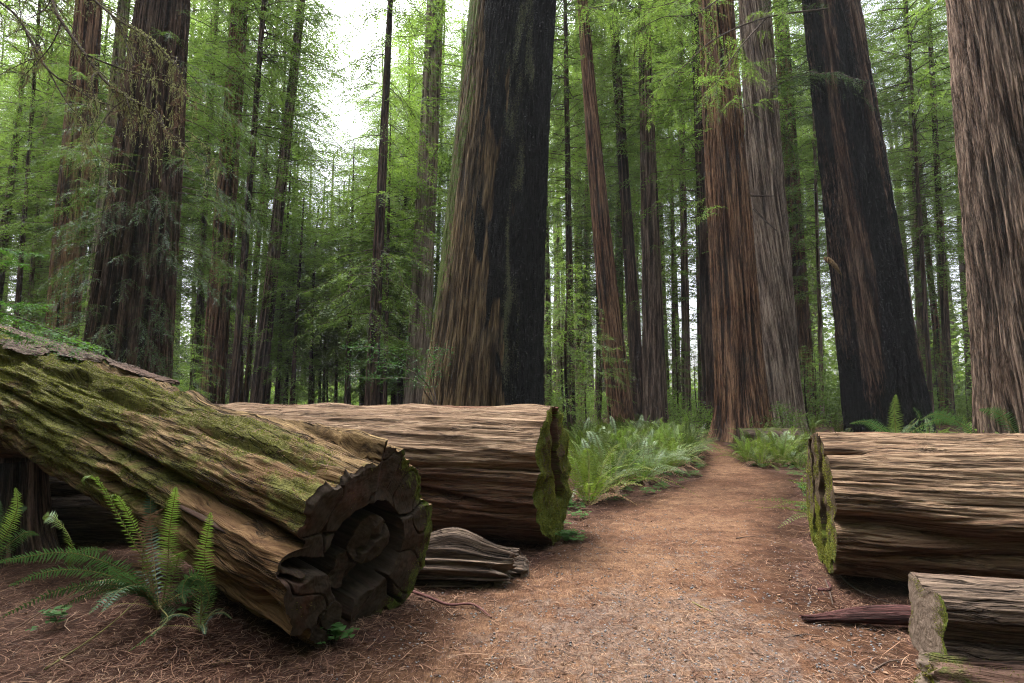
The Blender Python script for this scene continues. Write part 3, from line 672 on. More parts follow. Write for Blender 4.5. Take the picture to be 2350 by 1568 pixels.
# ------------------------------------------------------------------ foliage builders
def rotz(v, a):
    c, s = np.cos(a), np.sin(a); return np.stack([v[..., 0] * c - v[..., 1] * s, v[..., 0] * s + v[..., 1] * c, v[..., 2]], -1)
def bough(mb, O, az, L, pitch, droop, k, rs, dens=1.0, limb=.0065, tint=None, mleaf=0, mwood=1, spread=1.0, t0=.15, pts=None):
    O = np.asarray(O, float)
    d = np.array([math.sin(az), math.cos(az), 0.0])
    t = np.linspace(0, 1, 9)[:, None]
    if pts is None:
        wob = rs.normal(0, .02 * L, (9, 3)) * t
        P = O + d * L * t * math.cos(pitch) + np.array([0, 0, 1.]) * (L * t * math.sin(pitch) - droop * L * t ** 2) + wob
    else:
        P = bez(pts, 9); L = np.linalg.norm(np.diff(P, axis=0), axis=1).sum()
    V, f = tube(P, np.linspace(limb * L, max(.0025 * k, .15 * limb * L), 9), 4, False); mb.add(V, f, mwood, tint=.5)
    N = max(4, int(L / (.115 * k) * dens)); ti = np.clip(np.linspace(t0, 1, N) + rs.normal(0, .015, N), 0, 1)
    idx = ti * 8; i0 = np.minimum(idx.astype(int), 7); u = (idx - i0)[:, None]
    B = P[i0] * (1 - u) + P[i0 + 1] * u; T = norm(P[i0 + 1] - P[i0])
    sgn = np.where(np.arange(N) % 2 == 0, 1., -1.)
    D = rotz(T, sgn * np.radians(rs.uniform(25, 85, N))); D[:, 2] += rs.uniform(-.55, .2, N); D = norm(D)
    D[-1] = T[-1]
    l = ((.26 * L * (1 - ti) ** .8 + .16 * (1 + .4 * k)) * rs.uniform(.35, 1.35, N)) * spread
    sp_ = .034 * k; Mx = max(3, int(l.max() / sp_))
    s = (np.arange(Mx) + .5) * sp_
    ok = s[None] < l[:, None]
    sag = -.35 * (s[None] ** 2)[..., None] * np.array([0, 0, 1.]) / np.maximum(l, .3)[:, None, None] * .8
    Pb = B[:, None] + D[:, None] * s[None, :, None] + sag + rs.normal(0, .006 * k, (N, Mx, 3))
    Sd = norm(np.cross(D, [0, 0, 1.]))
    Sd = norm(Sd + rs.normal(0, .22, (N, 3)))
    sg = np.where((np.arange(Mx)) % 2 == 0, 1., -1.)[None, :, None]
    Ld = D[:, None] * .6 + Sd[:, None] * sg * .85 + rs.normal(0, .18, (N, Mx, 3)); 
    Wd = np.broadcast_to(np.cross(D, Sd)[:, None], Ld.shape); Wd = np.cross(Ld, Wd) + rs.normal(0, .25, Ld.shape)
    ll = .105 * k * (1 - .45 * s[None] / l[:, None].clip(.1)) * rs.uniform(.7, 1.2, (N, Mx))
    m = ok
    V, f = leaves(Pb[m], Ld[m], Wd[m], ll[m], ll[m] * rs.uniform(.30, .44, m.sum()), .05)
    tb = rs.uniform(0, 1) if tint is None else tint
    tn = np.clip(tb * .6 + rs.uniform(0, .4, (N, 1)) + np.zeros((N, Mx)), 0, 1)[m]
    mb.add(V, f, mleaf, tint=np.repeat(tn, 4))

def crown_mb(seed, H, n, Lmax, z0, k, dens=1.0, top=.25, full=.5):
    rs = np.random.RandomState(seed); mb = MB()
    for i in range(n):
        u = (i + rs.uniform(0, 1)) / n; z = H * (z0 + (1 - z0) * u ** .9) * .985
        env = (.45 + .55 * min(1, u / full)) if u < full else (1 - (1 - top) * (u - full) / (1 - full)) ** .8
        L = Lmax * env * rs.uniform(.55, 1.1)
        if u > .93: L *= .5
        bough(mb, (0, 0, z), rs.uniform(0, 2 * math.pi), L, math.radians(rs.uniform(-5, 22)), rs.uniform(.12, .42), k, rs, dens)
    return mb
LEAF = ['leaf_mid', 'leaf_dark', 'leaf_bright']
crowns = {}
def crown_mesh(key, build, mats):
    o = build().build('crown', mats, smooth=False); me = o.data; bpy.data.objects.remove(o); crowns[key] = me
for i in range(4): crown_mesh('tall%d' % i, lambda: crown_mb(100 + i, 34, 190, 5.6, .20, 1.75, 1.1), [M['leaf_mid'], M['twig']])
for i in range(2): crown_mesh('bright%d' % i, lambda: crown_mb(110 + i, 34, 200, 5.6, .13, 1.75, 1.1), [M['leaf_bright'], M['twig']])
for i in range(3): crown_mesh('far%d' % i, lambda: crown_mb(120 + i, 34, 170, 6.2, .10, 2.7, 1.2), [M['leaf_mid' if i else 'leaf_bright'], M['twig']])
for i in range(3): crown_mesh('short%d' % i, lambda: crown_mb(130 + i, 12, 150, 3.0, .08, 1.5, 1.3), [M[['leaf_mid', 'leaf_bright', 'leaf_dark'][i]], M['twig']])
for i in range(4): crown_mesh('sapling%d' % i, lambda: crown_mb(140 + i, 6, 60, 1.6, .08, .8, 1.0), [M[['leaf_mid', 'leaf_mid', 'leaf_bright', 'leaf_mid'][i]], M['twig']])
crown_mesh('thin0', lambda: crown_mb(150, 34, 130, 3.2, .18, 1.5, .9), [M['leaf_mid'], M['twig']])
crown_mesh('dark0', lambda: crown_mb(151, 34, 190, 3.4, .12, 1.0, .9), [M['leaf_dark'], M['twig']])

def put_crown(parent, key, sc, rz=0.0, z=0.0, sxy=None):
    o = bpy.data.objects.new('crown', crowns[key]); C.objects.link(o); o.parent = parent
    q = sxy or sc; o.scale = (q, q, sc); o.rotation_euler = (0, 0, rz); o.location = (0, 0, z); return o

def spec_tree(label, bx, tx, wb, wt, Y, mat, H=None, crown=None, csc=1.0, cz=0., cat='redwood tree', name='redwood_tree', nu=160, nv=48, boughs=None, bk=1.0, bmat='leaf_mid', group=None, basew_at=900, **kw):
    x0 = (bx - 1175) / F * (Y * cp - CAM_H * sp); z0 = float(gh(x0, Y)) - .05
    P0 = np.array([x0, Y, z0]); P1 = at(tx, 0, Y); h1 = np.linalg.norm(P1 - P0); ax = norm(P1 - P0)
    r0 = wb * mpp(at(bx, basew_at, Y)) / 2; r1 = wt * mpp(P1) / 2
    cth = math.cos(math.atan((bx - 1175) / F)); am = kw.get('amp', .05) * .35; r0 = r0 * cth - min(am, r0 * .1); r1 = r1 * cth - min(am, r1 * .1)
    H = H or max(h1 * 1.55, 30)
    if h1 > H: prof = ([0, .6, 1], [r0, (r0 + (r1 - r0) * H * .6 / h1) * .8, .02])
    else: prof = ([0, h1 / H, 1], [r0, r1, r1 * .35])
    t = thing(name, P0, label, cat, group)
    t.rotation_mode = 'QUATERNION'; t.rotation_quaternion = Vector((0, 0, 1)).rotation_difference(Vector(ax))
    cv = kw.pop('curve', (0, 0)); cv = (cv[0] * mpp(P1), 0)
    trunk_mesh('trunk', H, r0, r1, t, M[mat], nu, nv, prof=prof, curve=cv, seed=bx * .013, **kw)
    if boughs:
        rs = np.random.RandomState(int(bx)); mb = MB()
        for (py, az, px, L, dr) in boughs:
            z = (at(bx, py, Y)[2]) / max(.6, ax[2]); s = z / H
            cx_, cy_ = cv[0] * s * (1 - s) * 4, 0; R = np.interp(s, *prof) * .9; a = math.radians(az)
            bough(mb, (cx_ + R * math.sin(a), cy_ + R * math.cos(a), z), a, L, math.radians(px), dr, bk, rs, 1.0)
        mb.build('crown' if not crown else 'lower_boughs', [M[bmat], M['twig']], t, smooth=False)
    if crown: put_crown(t, crown, csc, bx * 1.7, cz)
    return t
def hi(n, z0, H, L, seed, k=2.6):
    """boughs of a tall crown above the picture"""
    return None
rsb = np.random.RandomState(77)
def rb(n, y0, y1, a0, a1, l0, l1, d0=.15, d1=.5, p0=-10, p1=15):
    return [(rsb.uniform(y0, y1), rsb.uniform(a0, a1), rsb.uniform(p0, p1), rsb.uniform(l0, l1), rsb.uniform(d0, d1)) for _ in range(n)]
def mosslow(lo, hi_, amt, side=0):
    return lambda s, c, z, r: {'moss': -.35 + amt * sm(hi_, lo, z) + side * s}

# burnt giant in the middle
def char_N(s, c, z, r):
    n = .42 * fbm(s * 2.2, c * 2.2, z * .30, 4)
    n2_ = .5 * fbm(s * 5, c * 5, z * .5 + 9, 4)
    ch = np.where(c < -.1, .1, sm(-.30, .10, s - .55 * sm(8, .5, z) + .14 + .30 * sm(5, 10, z) + n + .8 * n2_))
    ch = ch - .75 * sm(2.6, .6, z + 2.2 * noise(s * 3, 2, z * .4)) * sm(.9, .3, s)
    strip = np.exp(-((s + .22 - .05 * z * .1 + .6 * n) / .12) ** 2) * sm(1, 4, z); ch = ch + .50 * np.exp(-((s + .42) / .12) ** 2) * sm(3, 6, z) - .3 * strip
    li = .20 + .42 * np.exp(-((s - .36 - n * .9) / .16) ** 2) * sm(.5, 2.5, z) + .35 * n2_ + .25 * sm(0, -.5, s)
    return {'char': ch, 'lich': li, 'moss': -.25 + .75 * sm(-.45, -.98, s + .5 * n) * sm(.5, 4, z) + .25 * strip * sm(2, 5, z) + .15 * (s < -.5)}
spec_tree('huge fire-blackened redwood behind the thick log, one flank brown, the other charred black', 1098, 1184, 264, 200, 13.5, 'bark_burnt', 34, nu=560, nv=420, flare=.16, amp=.050, freq=7.5, spiral=.0, attrf=char_N, basew_at=700, curve=(-8, 0), stretch=12)
# giant with black scars on the right
def char_X(s, c, z, r):
    n = .3 * fbm(s * 2.2, c * 2.2, z * .12 + 5, 3)
    ch = 1.0 * np.exp(-((s - .02 + .03 * (z - 6) + n) / .58) ** 2) * sm(22, 13, z) + .45 * np.exp(-((s - .62 + n * .6) / .16) ** 2) * sm(3, 5, z) + .7 * sm(4.5, 0, z) + .5 * sm(-.75, -.95, s)
    return {'char': ch - .05, 'lich': -.1 + 0 * z, 'moss': -.35 + .1 * c}
spec_tree('leaning giant redwood with long black burn scars behind the right-hand log', 2040, 1905, 200, 136, 21, 'bark_burnt_red', 45, nu=420, nv=280, flare=.12, amp=.15, freq=3.2, attrf=char_X, spiral=.03, stretch=14)
# giant at the right edge
spec_tree('massive redwood with braided grey-brown ridged bark cut off by the picture edge', 2400, 2292, 318, 262, 12.5, 'bark_grey', 36, nu=520, nv=520, flare=.12, amp=.11, freq=6.5, spiral=.07, attrf=mosslow(.3, 3.2, .42, -.08), stretch=20)
# redwood at the head of the path and its pale twin
spec_tree('big reddish redwood with flared foot where the path bends', 1708, 1641, 122, 82, 20.5, 'bark_red', 48, nu=420, nv=360, flare=.34, amp=.10, freq=4.6, attrf=mosslow(.2, 2.5, .18), stretch=20,
          boughs=rb(9, 60, 330, 120, 330, 1.6, 3.2) + rb(3, 430, 500, 200, 300, 1.2, 1.8) + rb(14, -120, 60, 90, 330, 2, 3.6), bk=.85, bmat='leaf_bright')
spec_tree('paler grey redwood rising just behind the big flared one', 1795, 1730, 106, 76, 22.5, 'bark_pale', 45, nu=360, nv=300, flare=.22, amp=.08, freq=5.0, spiral=.08, attrf=mosslow(.2, 2, .1), stretch=15,
          boughs=rb(12, 80, 330, 40, 170, 2.2, 4.2, .3, .7) + rb(6, -60, 100, 0, 200, 2.5, 4), bk=.9, bmat='leaf_dark')
spec_tree('dark slim trunk pressed behind the flared redwood', 1632, 1596, 34, 24, 26, 'bark_dark', crown='tall1', csc=1.2, nu=120, nv=40, amp=.04)
# leaning slender one and its neighbours
spec_tree('slender orange-brown redwood leaning away, studded with knots', 1430, 1352, 62, 24, 24, 'bark_red', 36, nu=320, nv=110, flare=.12, amp=.045, freq=5, curve=(-16, 0), boughs=rb(14, -80, 260, 20, 200, 1.6, 2.8), bk=.9, bmat='leaf_mid', crown='thin0', csc=1.05, cz=9)
spec_tree('mossy grey-brown redwood standing beside the leaning slender one', 1505, 1477, 60, 26, 27, 'bark_grey', 42, nu=260, nv=110, flare=.16, amp=.06, freq=4, attrf=mosslow(.2, 12, .28), boughs=rb(26, -50, 700, 0, 360, .8, 1.8), bk=.9, crown='tall2', csc=1.2, cz=6)
spec_tree('blackened trunk squeezed between the leaning redwood and the mossy one', 1470, 1405, 34, 20, 29, 'bark_dark', crown='tall0', csc=1.2, nu=140, nv=48, cz=4)
# left giants
spec_tree('massive dark redwood behind the mossy log, its foot wrapped in shadowy sprouts', 272, 376, 240, 128, 15.5, 'bark_dark', 40, nu=420, nv=320, flare=.12, amp=.11, freq=4.5, stretch=18, attrf=lambda s, c, z, r: {'moss': -.3 + .1 * s},
          boughs=rb(80, 430, 860, 60, 320, .8, 1.8, .4, .9) + rb(26, 40, 620, 30, 140, 1.4, 3.0, .3, .7) + rb(20, 250, 620, 170, 330, 1.5, 3.0, .2, .5), bk=.62, bmat='leaf_dark')
spec_tree('thick reddish redwood standing furthest to the left behind the branches', 122, 205, 92, 66, 21, 'bark_red', 40, nu=300, nv=160, flare=.14, amp=.08, freq=3.4, boughs=rb(46, 60, 560, 60, 320, 1.5, 3.4, .2, .5), bk=.85, bmat='leaf_mid')
spec_tree('pale pinkish strip of trunk between the two dark left-hand redwoods', 186, 286, 40, 30, 28, 'bark_pale', 40, nu=200, nv=70, crown='tall3', csc=1.15, cz=5)
spec_tree('ridged reddish redwood in the gap beside the massive dark one', 482, 552, 62, 40, 30, 'bark_red', 42, nu=260, nv=110, flare=.12, amp=.07, freq=3.5, boughs=rb(40, -60, 560, 0, 360, 1.2, 3.0), bk=1.1, crown='tall1', csc=1.2, cz=7)
spec_tree('tall straight grey-brown redwood leaning towards the gap of sky', 585, 692, 38, 19, 30, 'bark_grey', 36, nu=260, nv=80, amp=.04, freq=5, boughs=rb(46, -40, 640, 0, 360, .6, 1.6) + rb(26, -40, 480, 40, 140, 2.0, 4.0, .3, .7), bk=1.2, crown='thin0', csc=1.15, cz=12)
spec_tree('narrow dark brown redwood just before the tall straight grey one', 530, 606, 22, 12, 27, 'bark_dark', crown='tall2', csc=1.0, nu=120, nv=36)
spec_tree('slim dark redwood with drooping twiggy branches between the sky gap and the burnt giant', 848, 896, 34, 13, 22, 'bark_dark', 26, nu=260, nv=60, amp=.02, freq=6, boughs=rb(95, -60, 760, 0, 360, 1.0, 3.2, .3, .8, -20, 5), bk=1.6, bmat='leaf_mid')
spec_tree('pale striped redwood half hidden behind the brown side of the burnt giant', 952, 1000, 58, 40, 29, 'bark_pale', 42, nu=260, nv=110, flare=.12, amp=.07, freq=3.8, stretch=20, boughs=rb(30, 0, 560, 0, 360, 1.0, 2.6), bk=1.1, bmat='leaf_bright', crown='bright0', csc=1.2, cz=5)
spec_tree('far shaggy redwood seen between the pale twin and the scarred giant', 1852, 1790, 50, 34, 38, 'bark_red', crown='bright1', csc=1.3, nu=160, nv=60, cz=2)
slim = [  # base px, top px, width, Y, mat, crown, label
    (795, 822, 15, 30, 'bark_dark', 'short0', 'thin straight trunk just left of the slim drooping redwood'),
    (866, 884, 9, 31, 'bark_grey', 'short1', 'thin grey stem tucked behind the slim drooping redwood'),
    (882, 902, 12, 28, 'bark_dark', 'short1', 'dark stem right beside the slim drooping redwood, on the burnt giant side'),
    (632, 690, 13, 33, 'bark_dark', 'short1', 'thin black-brown trunk right of the tall straight grey redwood'),
    (652, 700, 9, 38, 'bark_dark', 'short0', 'thin leaning stem, first of the cluster left of the sky gap'),
    (672, 708, 8, 40, 'bark_dark', 'short0', 'thin leaning stem, second of the cluster left of the sky gap'),
    (712, 730, 14, 44, 'bark_dark', 'short1', 'dark stem standing below the gap of sky with bright bushes behind'),
    (742, 760, 8, 40, 'bark_dark', 'short0', 'wispy dark stem below the middle of the sky gap'),
    (770, 786, 9, 36, 'bark_dark', 'short1', 'wispy stem between the sky gap and the slim drooping redwood'),
    (440, 500, 16, 34, 'bark_dark', 'tall0', 'dark trunk next to the ridged reddish redwood on its left'),
    (560, 640, 14, 40, 'bark_red', 'far1', 'small reddish trunk behind the narrow dark brown one'),
    (20, 92, 18, 26, 'bark_dark', 'tall1', 'shadowy thin trunk near the left edge above the fallen log'),
    (1312, 1297, 20, 30, 'bark_dark', 'tall3', 'dark trunk standing clear to the right of the burnt giant'),
    (1262, 1246, 13, 33, 'bark_dark', 'tall2', 'thin trunk close against the charred side of the burnt giant'),
    (1375, 1362, 10, 32, 'bark_dark', 'short2', 'very thin dark stem in front of the white gap by the leaning redwood'),
    (1577, 1560, 22, 36, 'bark_grey', 'tall0', 'middle-distance trunk above the bright bush at the bend'),
    (1610, 1592, 15, 40, 'bark_grey', 'far2', 'far grey trunk left of the flared redwood, nearly hidden by it'),
    (1548, 1538, 9, 44, 'bark_grey', 'far1', 'thin far trunk between the mossy redwood and the bright bush'),
    (1888, 1860, 12, 34, 'bark_grey', 'tall3', 'thin grey trunk close to the left flank of the scarred giant'),
    (2140, 2080, 14, 30, 'bark_dark', 'tall2', 'thin trunk between the scarred giant and the massive ridged one'),
    (2182, 2130, 24, 34, 'bark_dark', 'tall0', 'broken dark trunk close to the massive ridged redwood'),
]
for bx, tx, wd, Y_, mt_, cr, lab in slim:
    kind = cr[:-1]; csc = {'tall': 1.1, 'far': 1.25, 'short': rsb.uniform(.9, 1.25)}[kind]
    t = spec_tree(lab, bx, tx, wd, wd * .45, Y_, mt_, 34 * csc if kind != 'short' else 12 * csc + 1.8, crown=cr, csc=csc, cz=2.0 if kind == 'short' else 0, nu=90, nv=24, amp=.015, freq=6, name='redwood_tree', cat='redwood tree')

# ---- stand of background trees, copied from a few of each kind
tr_me = {}
def proto_trunk(key, H, r, mat, seed):
    o = trunk_mesh('trunk', H, r, r * .25, None, M[mat], 60, 18, .2, .03, 5, seed, curve=(.15, .1)); tr_me[key] = o.data; bpy.data.objects.remove(o)
proto_trunk('t0', 34, .26, 'bark_red', 1); proto_trunk('t1', 34, .17, 'bark_grey', 2); proto_trunk('t2', 34, .40, 'bark_grey', 3)
proto_trunk('s', 12, .13, 'bark_dark', 4); proto_trunk('p', 6, .06, 'bark_dark', 5)
rf = np.random.RandomState(5)
def filler(x, y, key, tk, sc, label, group, name='redwood_tree', cat='redwood tree', csx=1.0):
    t = thing(name, (x, y, float(gh(x, y)) - .05), label, cat, group); t.rotation_euler = (rf.normal(0, .015), rf.normal(0, .02), rf.uniform(0, 6.28)); t.scale = (sc * csx, sc * csx, sc)
    o = bpy.data.objects.new('trunk', tr_me[tk]); C.objects.link(o); o.parent = t
    put_crown(t, key, 1.0)
occupied = [(o.location.x, o.location.y, .9) for o in C.objects if o.get('category') == 'redwood tree']
def free(x, y, r):
    for a, b, c in occupied:
        if (x - a) ** 2 + (y - b) ** 2 < (r + c) ** 2: return False
    occupied.append((x, y, r)); return True
zones = [  # px range, Y range, count, keys, label, group
    (-260, 120, 26, 60, 12, ['tall0', 'tall1', 'far1', 'tall3'], 'tall feathery redwood in the crowd behind the left edge of the forest', 'redwoods behind the left edge'),
    (120, 420, 28, 62, 10, ['tall0', 'tall2', 'far1', 'bright0'], 'tall feathery redwood crowding behind the massive dark redwood', 'redwoods behind the massive dark redwood'),
    (420, 650, 32, 48, 6, ['bright0', 'bright1', 'tall1', 'far0'], 'bright green redwood in the crowd between the massive dark redwood and the sky gap', 'redwoods left of the sky gap'),
    (860, 1090, 30, 50, 7, ['bright0', 'tall2', 'bright1'], 'green redwood in the crowd behind the burnt giant and the sky gap', 'redwoods left of the burnt giant'),
    (1240, 1420, 34, 64, 6, ['tall0', 'far1', 'tall3', 'bright1'], 'feathery redwood in the stand between the burnt giant and the leaning trunk', 'redwoods right of the burnt giant'),
    (1420, 1660, 36, 66, 7, ['bright0', 'tall1', 'bright1', 'far0'], 'leafy redwood in the stand behind the fern patch', 'redwoods behind the fern patch'),
    (1780, 2000, 34, 66, 7, ['tall0', 'bright0', 'far2', 'tall1'], 'leafy redwood in the stand behind the pale twin and scarred giant', 'redwoods behind the scarred giant'),
    (2060, 2600, 26, 62, 15, ['tall3', 'tall0', 'far1', 'tall2'], 'bushy redwood in the stand behind the right-hand giants', 'redwoods behind the right-hand giants'),
]
for (a, b, y0, y1, n, keys, lab, grp) in zones:
    k_, tr_ = 0, 0
    while k_ < n and tr_ < 400:
        tr_ += 1
        y = y0 + (y1 - y0) * rf.uniform() ** .8; x = (rf.uniform(a, b) - 1175) / F * y
        if not free(x, y, .9): continue
        sc = (.72 * y + 2) / 34 * rf.uniform(.85, 1.15); filler(x, y, keys[k_ % len(keys)], ['t0', 't1', 't1', 't2'][rf.randint(4)], sc, lab, grp, csx=rf.uniform(.95, 1.15) / sc ** .5); k_ += 1
k_ = 0
while k_ < 18:
    y = rf.uniform(30, 47); px = rf.uniform(640, 940); x = (px - 1175) / F * y
    if not free(x, y, .7): continue
    sc = rf.uniform(.6, 1.15) * (1.0 if px < 800 else 1.5)
    filler(x, y, ['short0', 'short1', 'short0'][k_ % 3], 's', sc, 'short young conifer under the open gap of sky', 'young conifers under the sky gap', 'young_conifer', 'young conifer'); k_ += 1
sap = [(-100, 460, 17, 34, 15, 'feathery sapling in the shade behind the high end of the mossy log', 'saplings behind the mossy log'),
       (430, 960, 31, 46, 7, 'small feathery sapling behind the thick weathered log', 'saplings behind the weathered log'),
       (1235, 1420, 15, 34, 8, 'sapling between the burnt giant and the fern patch', 'saplings beyond the green log end'),
       (1420, 1640, 29, 44, 7, 'sapling growing behind the fern patch', 'saplings behind the fern patch'),
       (1800, 2350, 24, 42, 18, 'sapling in the dusk behind the scarred giant', 'saplings behind the right-hand log')]
for (a, b, y0, y1, n, lab, grp) in sap:
    k_ = 0; tr_ = 0
    while k_ < n and tr_ < 300:
        tr_ += 1
        y = rf.uniform(y0, y1); x = (rf.uniform(a, b) - 1175) / F * y
        if not free(x, y, .55): continue
        filler(x, y, 'sapling%d' % rf.randint(4), 'p', rf.uniform(.5, 1.3), lab, grp, 'conifer_sapling', 'sapling', 1.1); k_ += 1

# ---- broadleaf bushes
def bush_mb(seed, R, Hh, n, leaf):
    rs = np.random.RandomState(seed); mb = MB()
    cs = rs.normal(0, 1, (46, 3)); cs = norm(cs) * rs.uniform(.35, 1, (46, 1)) ** .5; cs[:, 2] = np.abs(cs[:, 2])
    cs = cs * [R, R, Hh]
    for c_ in cs[:26]:
        P = bez([[c_[0] * .15, c_[1] * .15, 0], [c_[0] * .5, c_[1] * .5, c_[2] * .65], c_], 7); V, f = tube(P, np.linspace(.012, .003, 7), 4, False); mb.add(V, f, 1, tint=.5)
    ci = rs.randint(0, 46, n); B = cs[ci] + rs.normal(0, .17 * R, (n, 3)) * [1, 1, .55]; B[:, 2] = np.abs(B[:, 2])
    D = rs.normal(0, 1, (n, 3)); D[:, 2] *= .35; Sd = rs.normal(0, 1, (n, 3)); Sd[:, 2] *= .3
    l = rs.uniform(.6, 1.2, n) * leaf
    V, f = leaves(B, D, Sd, l, l * .5); mb.add(V, f, 0, tint=np.repeat(np.clip(rs.uniform(0, 1, 46)[ci] * .6 + rs.uniform(0, .4, n), 0, 1), 4))
    return mb
for i in range(3): crown_mesh('bush%d' % i, lambda: bush_mb(300 + i, 1.0, 1.3, 2600, .085), [M[['leaf_bright', 'leaf_bright', 'leaf_mid'][i]], M['twig']])
def bush(x, y, sc, key, label, group=None, sz=1.0):
    o = bpy.data.objects.new('leafy_bush', crowns[key]); C.objects.link(o); o.location = (x, y, float(gh(x, y)) - .03)
    o.rotation_euler = (0, 0, rf.uniform(0, 6.28)); o.scale = (sc, sc, sc * sz); tag(o, label, 'bush', group)
bush((1585 - 1175) / F * 25, 25, 1.25, 'bush0', 'bright lime-green bush glowing beside the foot of the flared redwood', sz=.95)
bush((1530 - 1175) / F * 31, 31, 1.5, 'bush1', 'bright lime-green bush behind the fern patch, next to the mossy redwood')
for (a, b, y0, y1, n, lab, grp, ks) in [
    (540, 980, 44, 74, 60, 'sunlit yellow-green bush far behind the thick weathered log', 'sunlit bushes behind the weathered log', (0, 1)),
    (1230, 1420, 30, 66, 14, 'sunlit yellow-green bush between the burnt giant and the leaning redwood', 'sunlit bushes right of the burnt giant', (0, 1)),
    (1500, 1640, 36, 66, 10, 'sunlit bush in the gap before the flared redwood', 'sunlit bushes beside the flared redwood', (0, 1, 2)),
    (1800, 2350, 30, 60, 22, 'green bush in the shade behind the right-hand giants', 'bushes behind the right-hand giants', (2, 2, 0)),
    (0, 560, 24, 60, 18, 'green bush in the shade of the left-hand redwoods', 'bushes under the left-hand redwoods', (2, 2, 1))]:
    k_ = 0
    while k_ < n:
        y = rf.uniform(y0, y1); x = (rf.uniform(a, b) - 1175) / F * y
        if any((x - p) ** 2 + (y - q) ** 2 < 1.6 for p, q, r_ in occupied[:40]): continue
        bush(x, y, rf.uniform(.9, 2.0), 'bush%d' % ks[rf.randint(len(ks))], lab, grp); k_ += 1

# ---- glossy huckleberry in front of the burnt giant
hb = thing('huckleberry_bush', at(1000, 920, 11.2) * [1, 1, 0], 'sparse huckleberry with arching stems and small glossy leaves at the foot of the burnt giant', 'bush')
mb = MB(); rs = np.random.RandomState(4); lv = MB()
for pts in [[(1000, 935), (985, 890), (950, 855), (890, 835), (830, 828)], [(1000, 935), (975, 900), (950, 850), (930, 800)], [(1002, 935), (995, 870), (1000, 830), (1015, 800)], [(985, 890), (930, 868), (860, 870), (800, 862)], [(950, 855), (900, 812), (850, 796), (805, 800)]]:
    P = bez([at(a, b, 11.2 + .2 * rs.normal()) for a, b in pts], 14); V, f = tube(P, np.linspace(.014, .004, 14), 5); mb.add(V, f)
    for q in range(5, 14):
        for _ in range(5):
            d = norm(rs.normal(0, 1, 3) * [1, 1, .5]); n_ = 8; s = np.linspace(.02, .30, n_)[:, None]
            B = P[q] + d * s + rs.normal(0, .012, (n_, 3)); D = norm(rs.normal(0, 1, (n_, 3)) * [1, 1, .4] + d)
            V, f = leaves(B, D, rs.normal(0, 1, (n_, 3)), rs.uniform(.03, .05, n_), rs.uniform(.016, .024, n_)); lv.add(V, f, tint=rs.uniform(0, 1))
mb.build('stems', M['twig'], hb, loc=hb.location); lv.build('foliage', M['sorrel'], hb, False, loc=hb.location)

# ---- distant woodland, plus an added leaf wall behind the camera blocking low light
rs = np.random.RandomState(12)
def wall_leaves(n, az0, az1, r0, r1, hmax, leaf):
    az = rs.uniform(az0, az1, n); r = rs.uniform(r0, r1, n)
    x, y = np.sin(az) * r, np.cos(az) * r
    hh = hmax * (.62 + .5 * noise(x * .12, y * .12, 2) + .25 * noise(x * .5, y * .5, 6))
    z = rs.uniform(0, 1, n) ** 1.1 * hh
    keep = noise(x * .22, y * .22, z * .3) > -.28
    B = np.stack([x, y, z], -1)[keep]; m = len(B)
    D = rs.normal(0, 1, (m, 3)) * [1, 1, .4]; l = rs.uniform(.6, 1.3, m) * leaf
    return leaves(B, D, rs.normal(0, 1, (m, 3)) * [1, 1, .5], l, l * .42)
mb = MB()
V, f = wall_leaves(52000, -.95, .95, 72, 100, 7.5, .6); mb.add(V, f, 1, tint=np.repeat(rs.uniform(0, 1, len(f)), 4))
V, f = wall_leaves(60000, .95, 2 * math.pi - .95, 14, 30, 32, 1.2); mb.add(V, f, 0, tint=np.repeat(rs.uniform(0, 1, len(f)), 4))  # unseen rear wall, tall and close to cut front fill light
V, f = wall_leaves(30000, -.95, -.50, 62, 95, 17, .6); mb.add(V, f, 0, tint=np.repeat(rs.uniform(0, 1, len(f)), 4))
V, f = wall_leaves(34000, .40, .95, 62, 95, 17, .6); mb.add(V, f, 0, tint=np.repeat(rs.uniform(0, 1, len(f)), 4))
for i in range(150):
    az = rs.uniform(-.9, .9); r = rs.uniform(66, 96); x, y = math.sin(az) * r, math.cos(az) * r
    V, f = tube([[x, y, 0], [x + rs.normal(0, .4), y, 18], [x + rs.normal(0, .6), y, 36]], [rs.uniform(.3, .9), .3, .1], 7, False); mb.add(V, f, 2, tint=.5)
tag(mb.build('woodland_and_shade_wall', [M['leaf_mid'], M['leaf_bright'], M['twig']], None, False), 'hazy far-off wood between the trunks, plus an unseen light-blocking leaf wall behind the camera', 'woodland', kind='stuff')

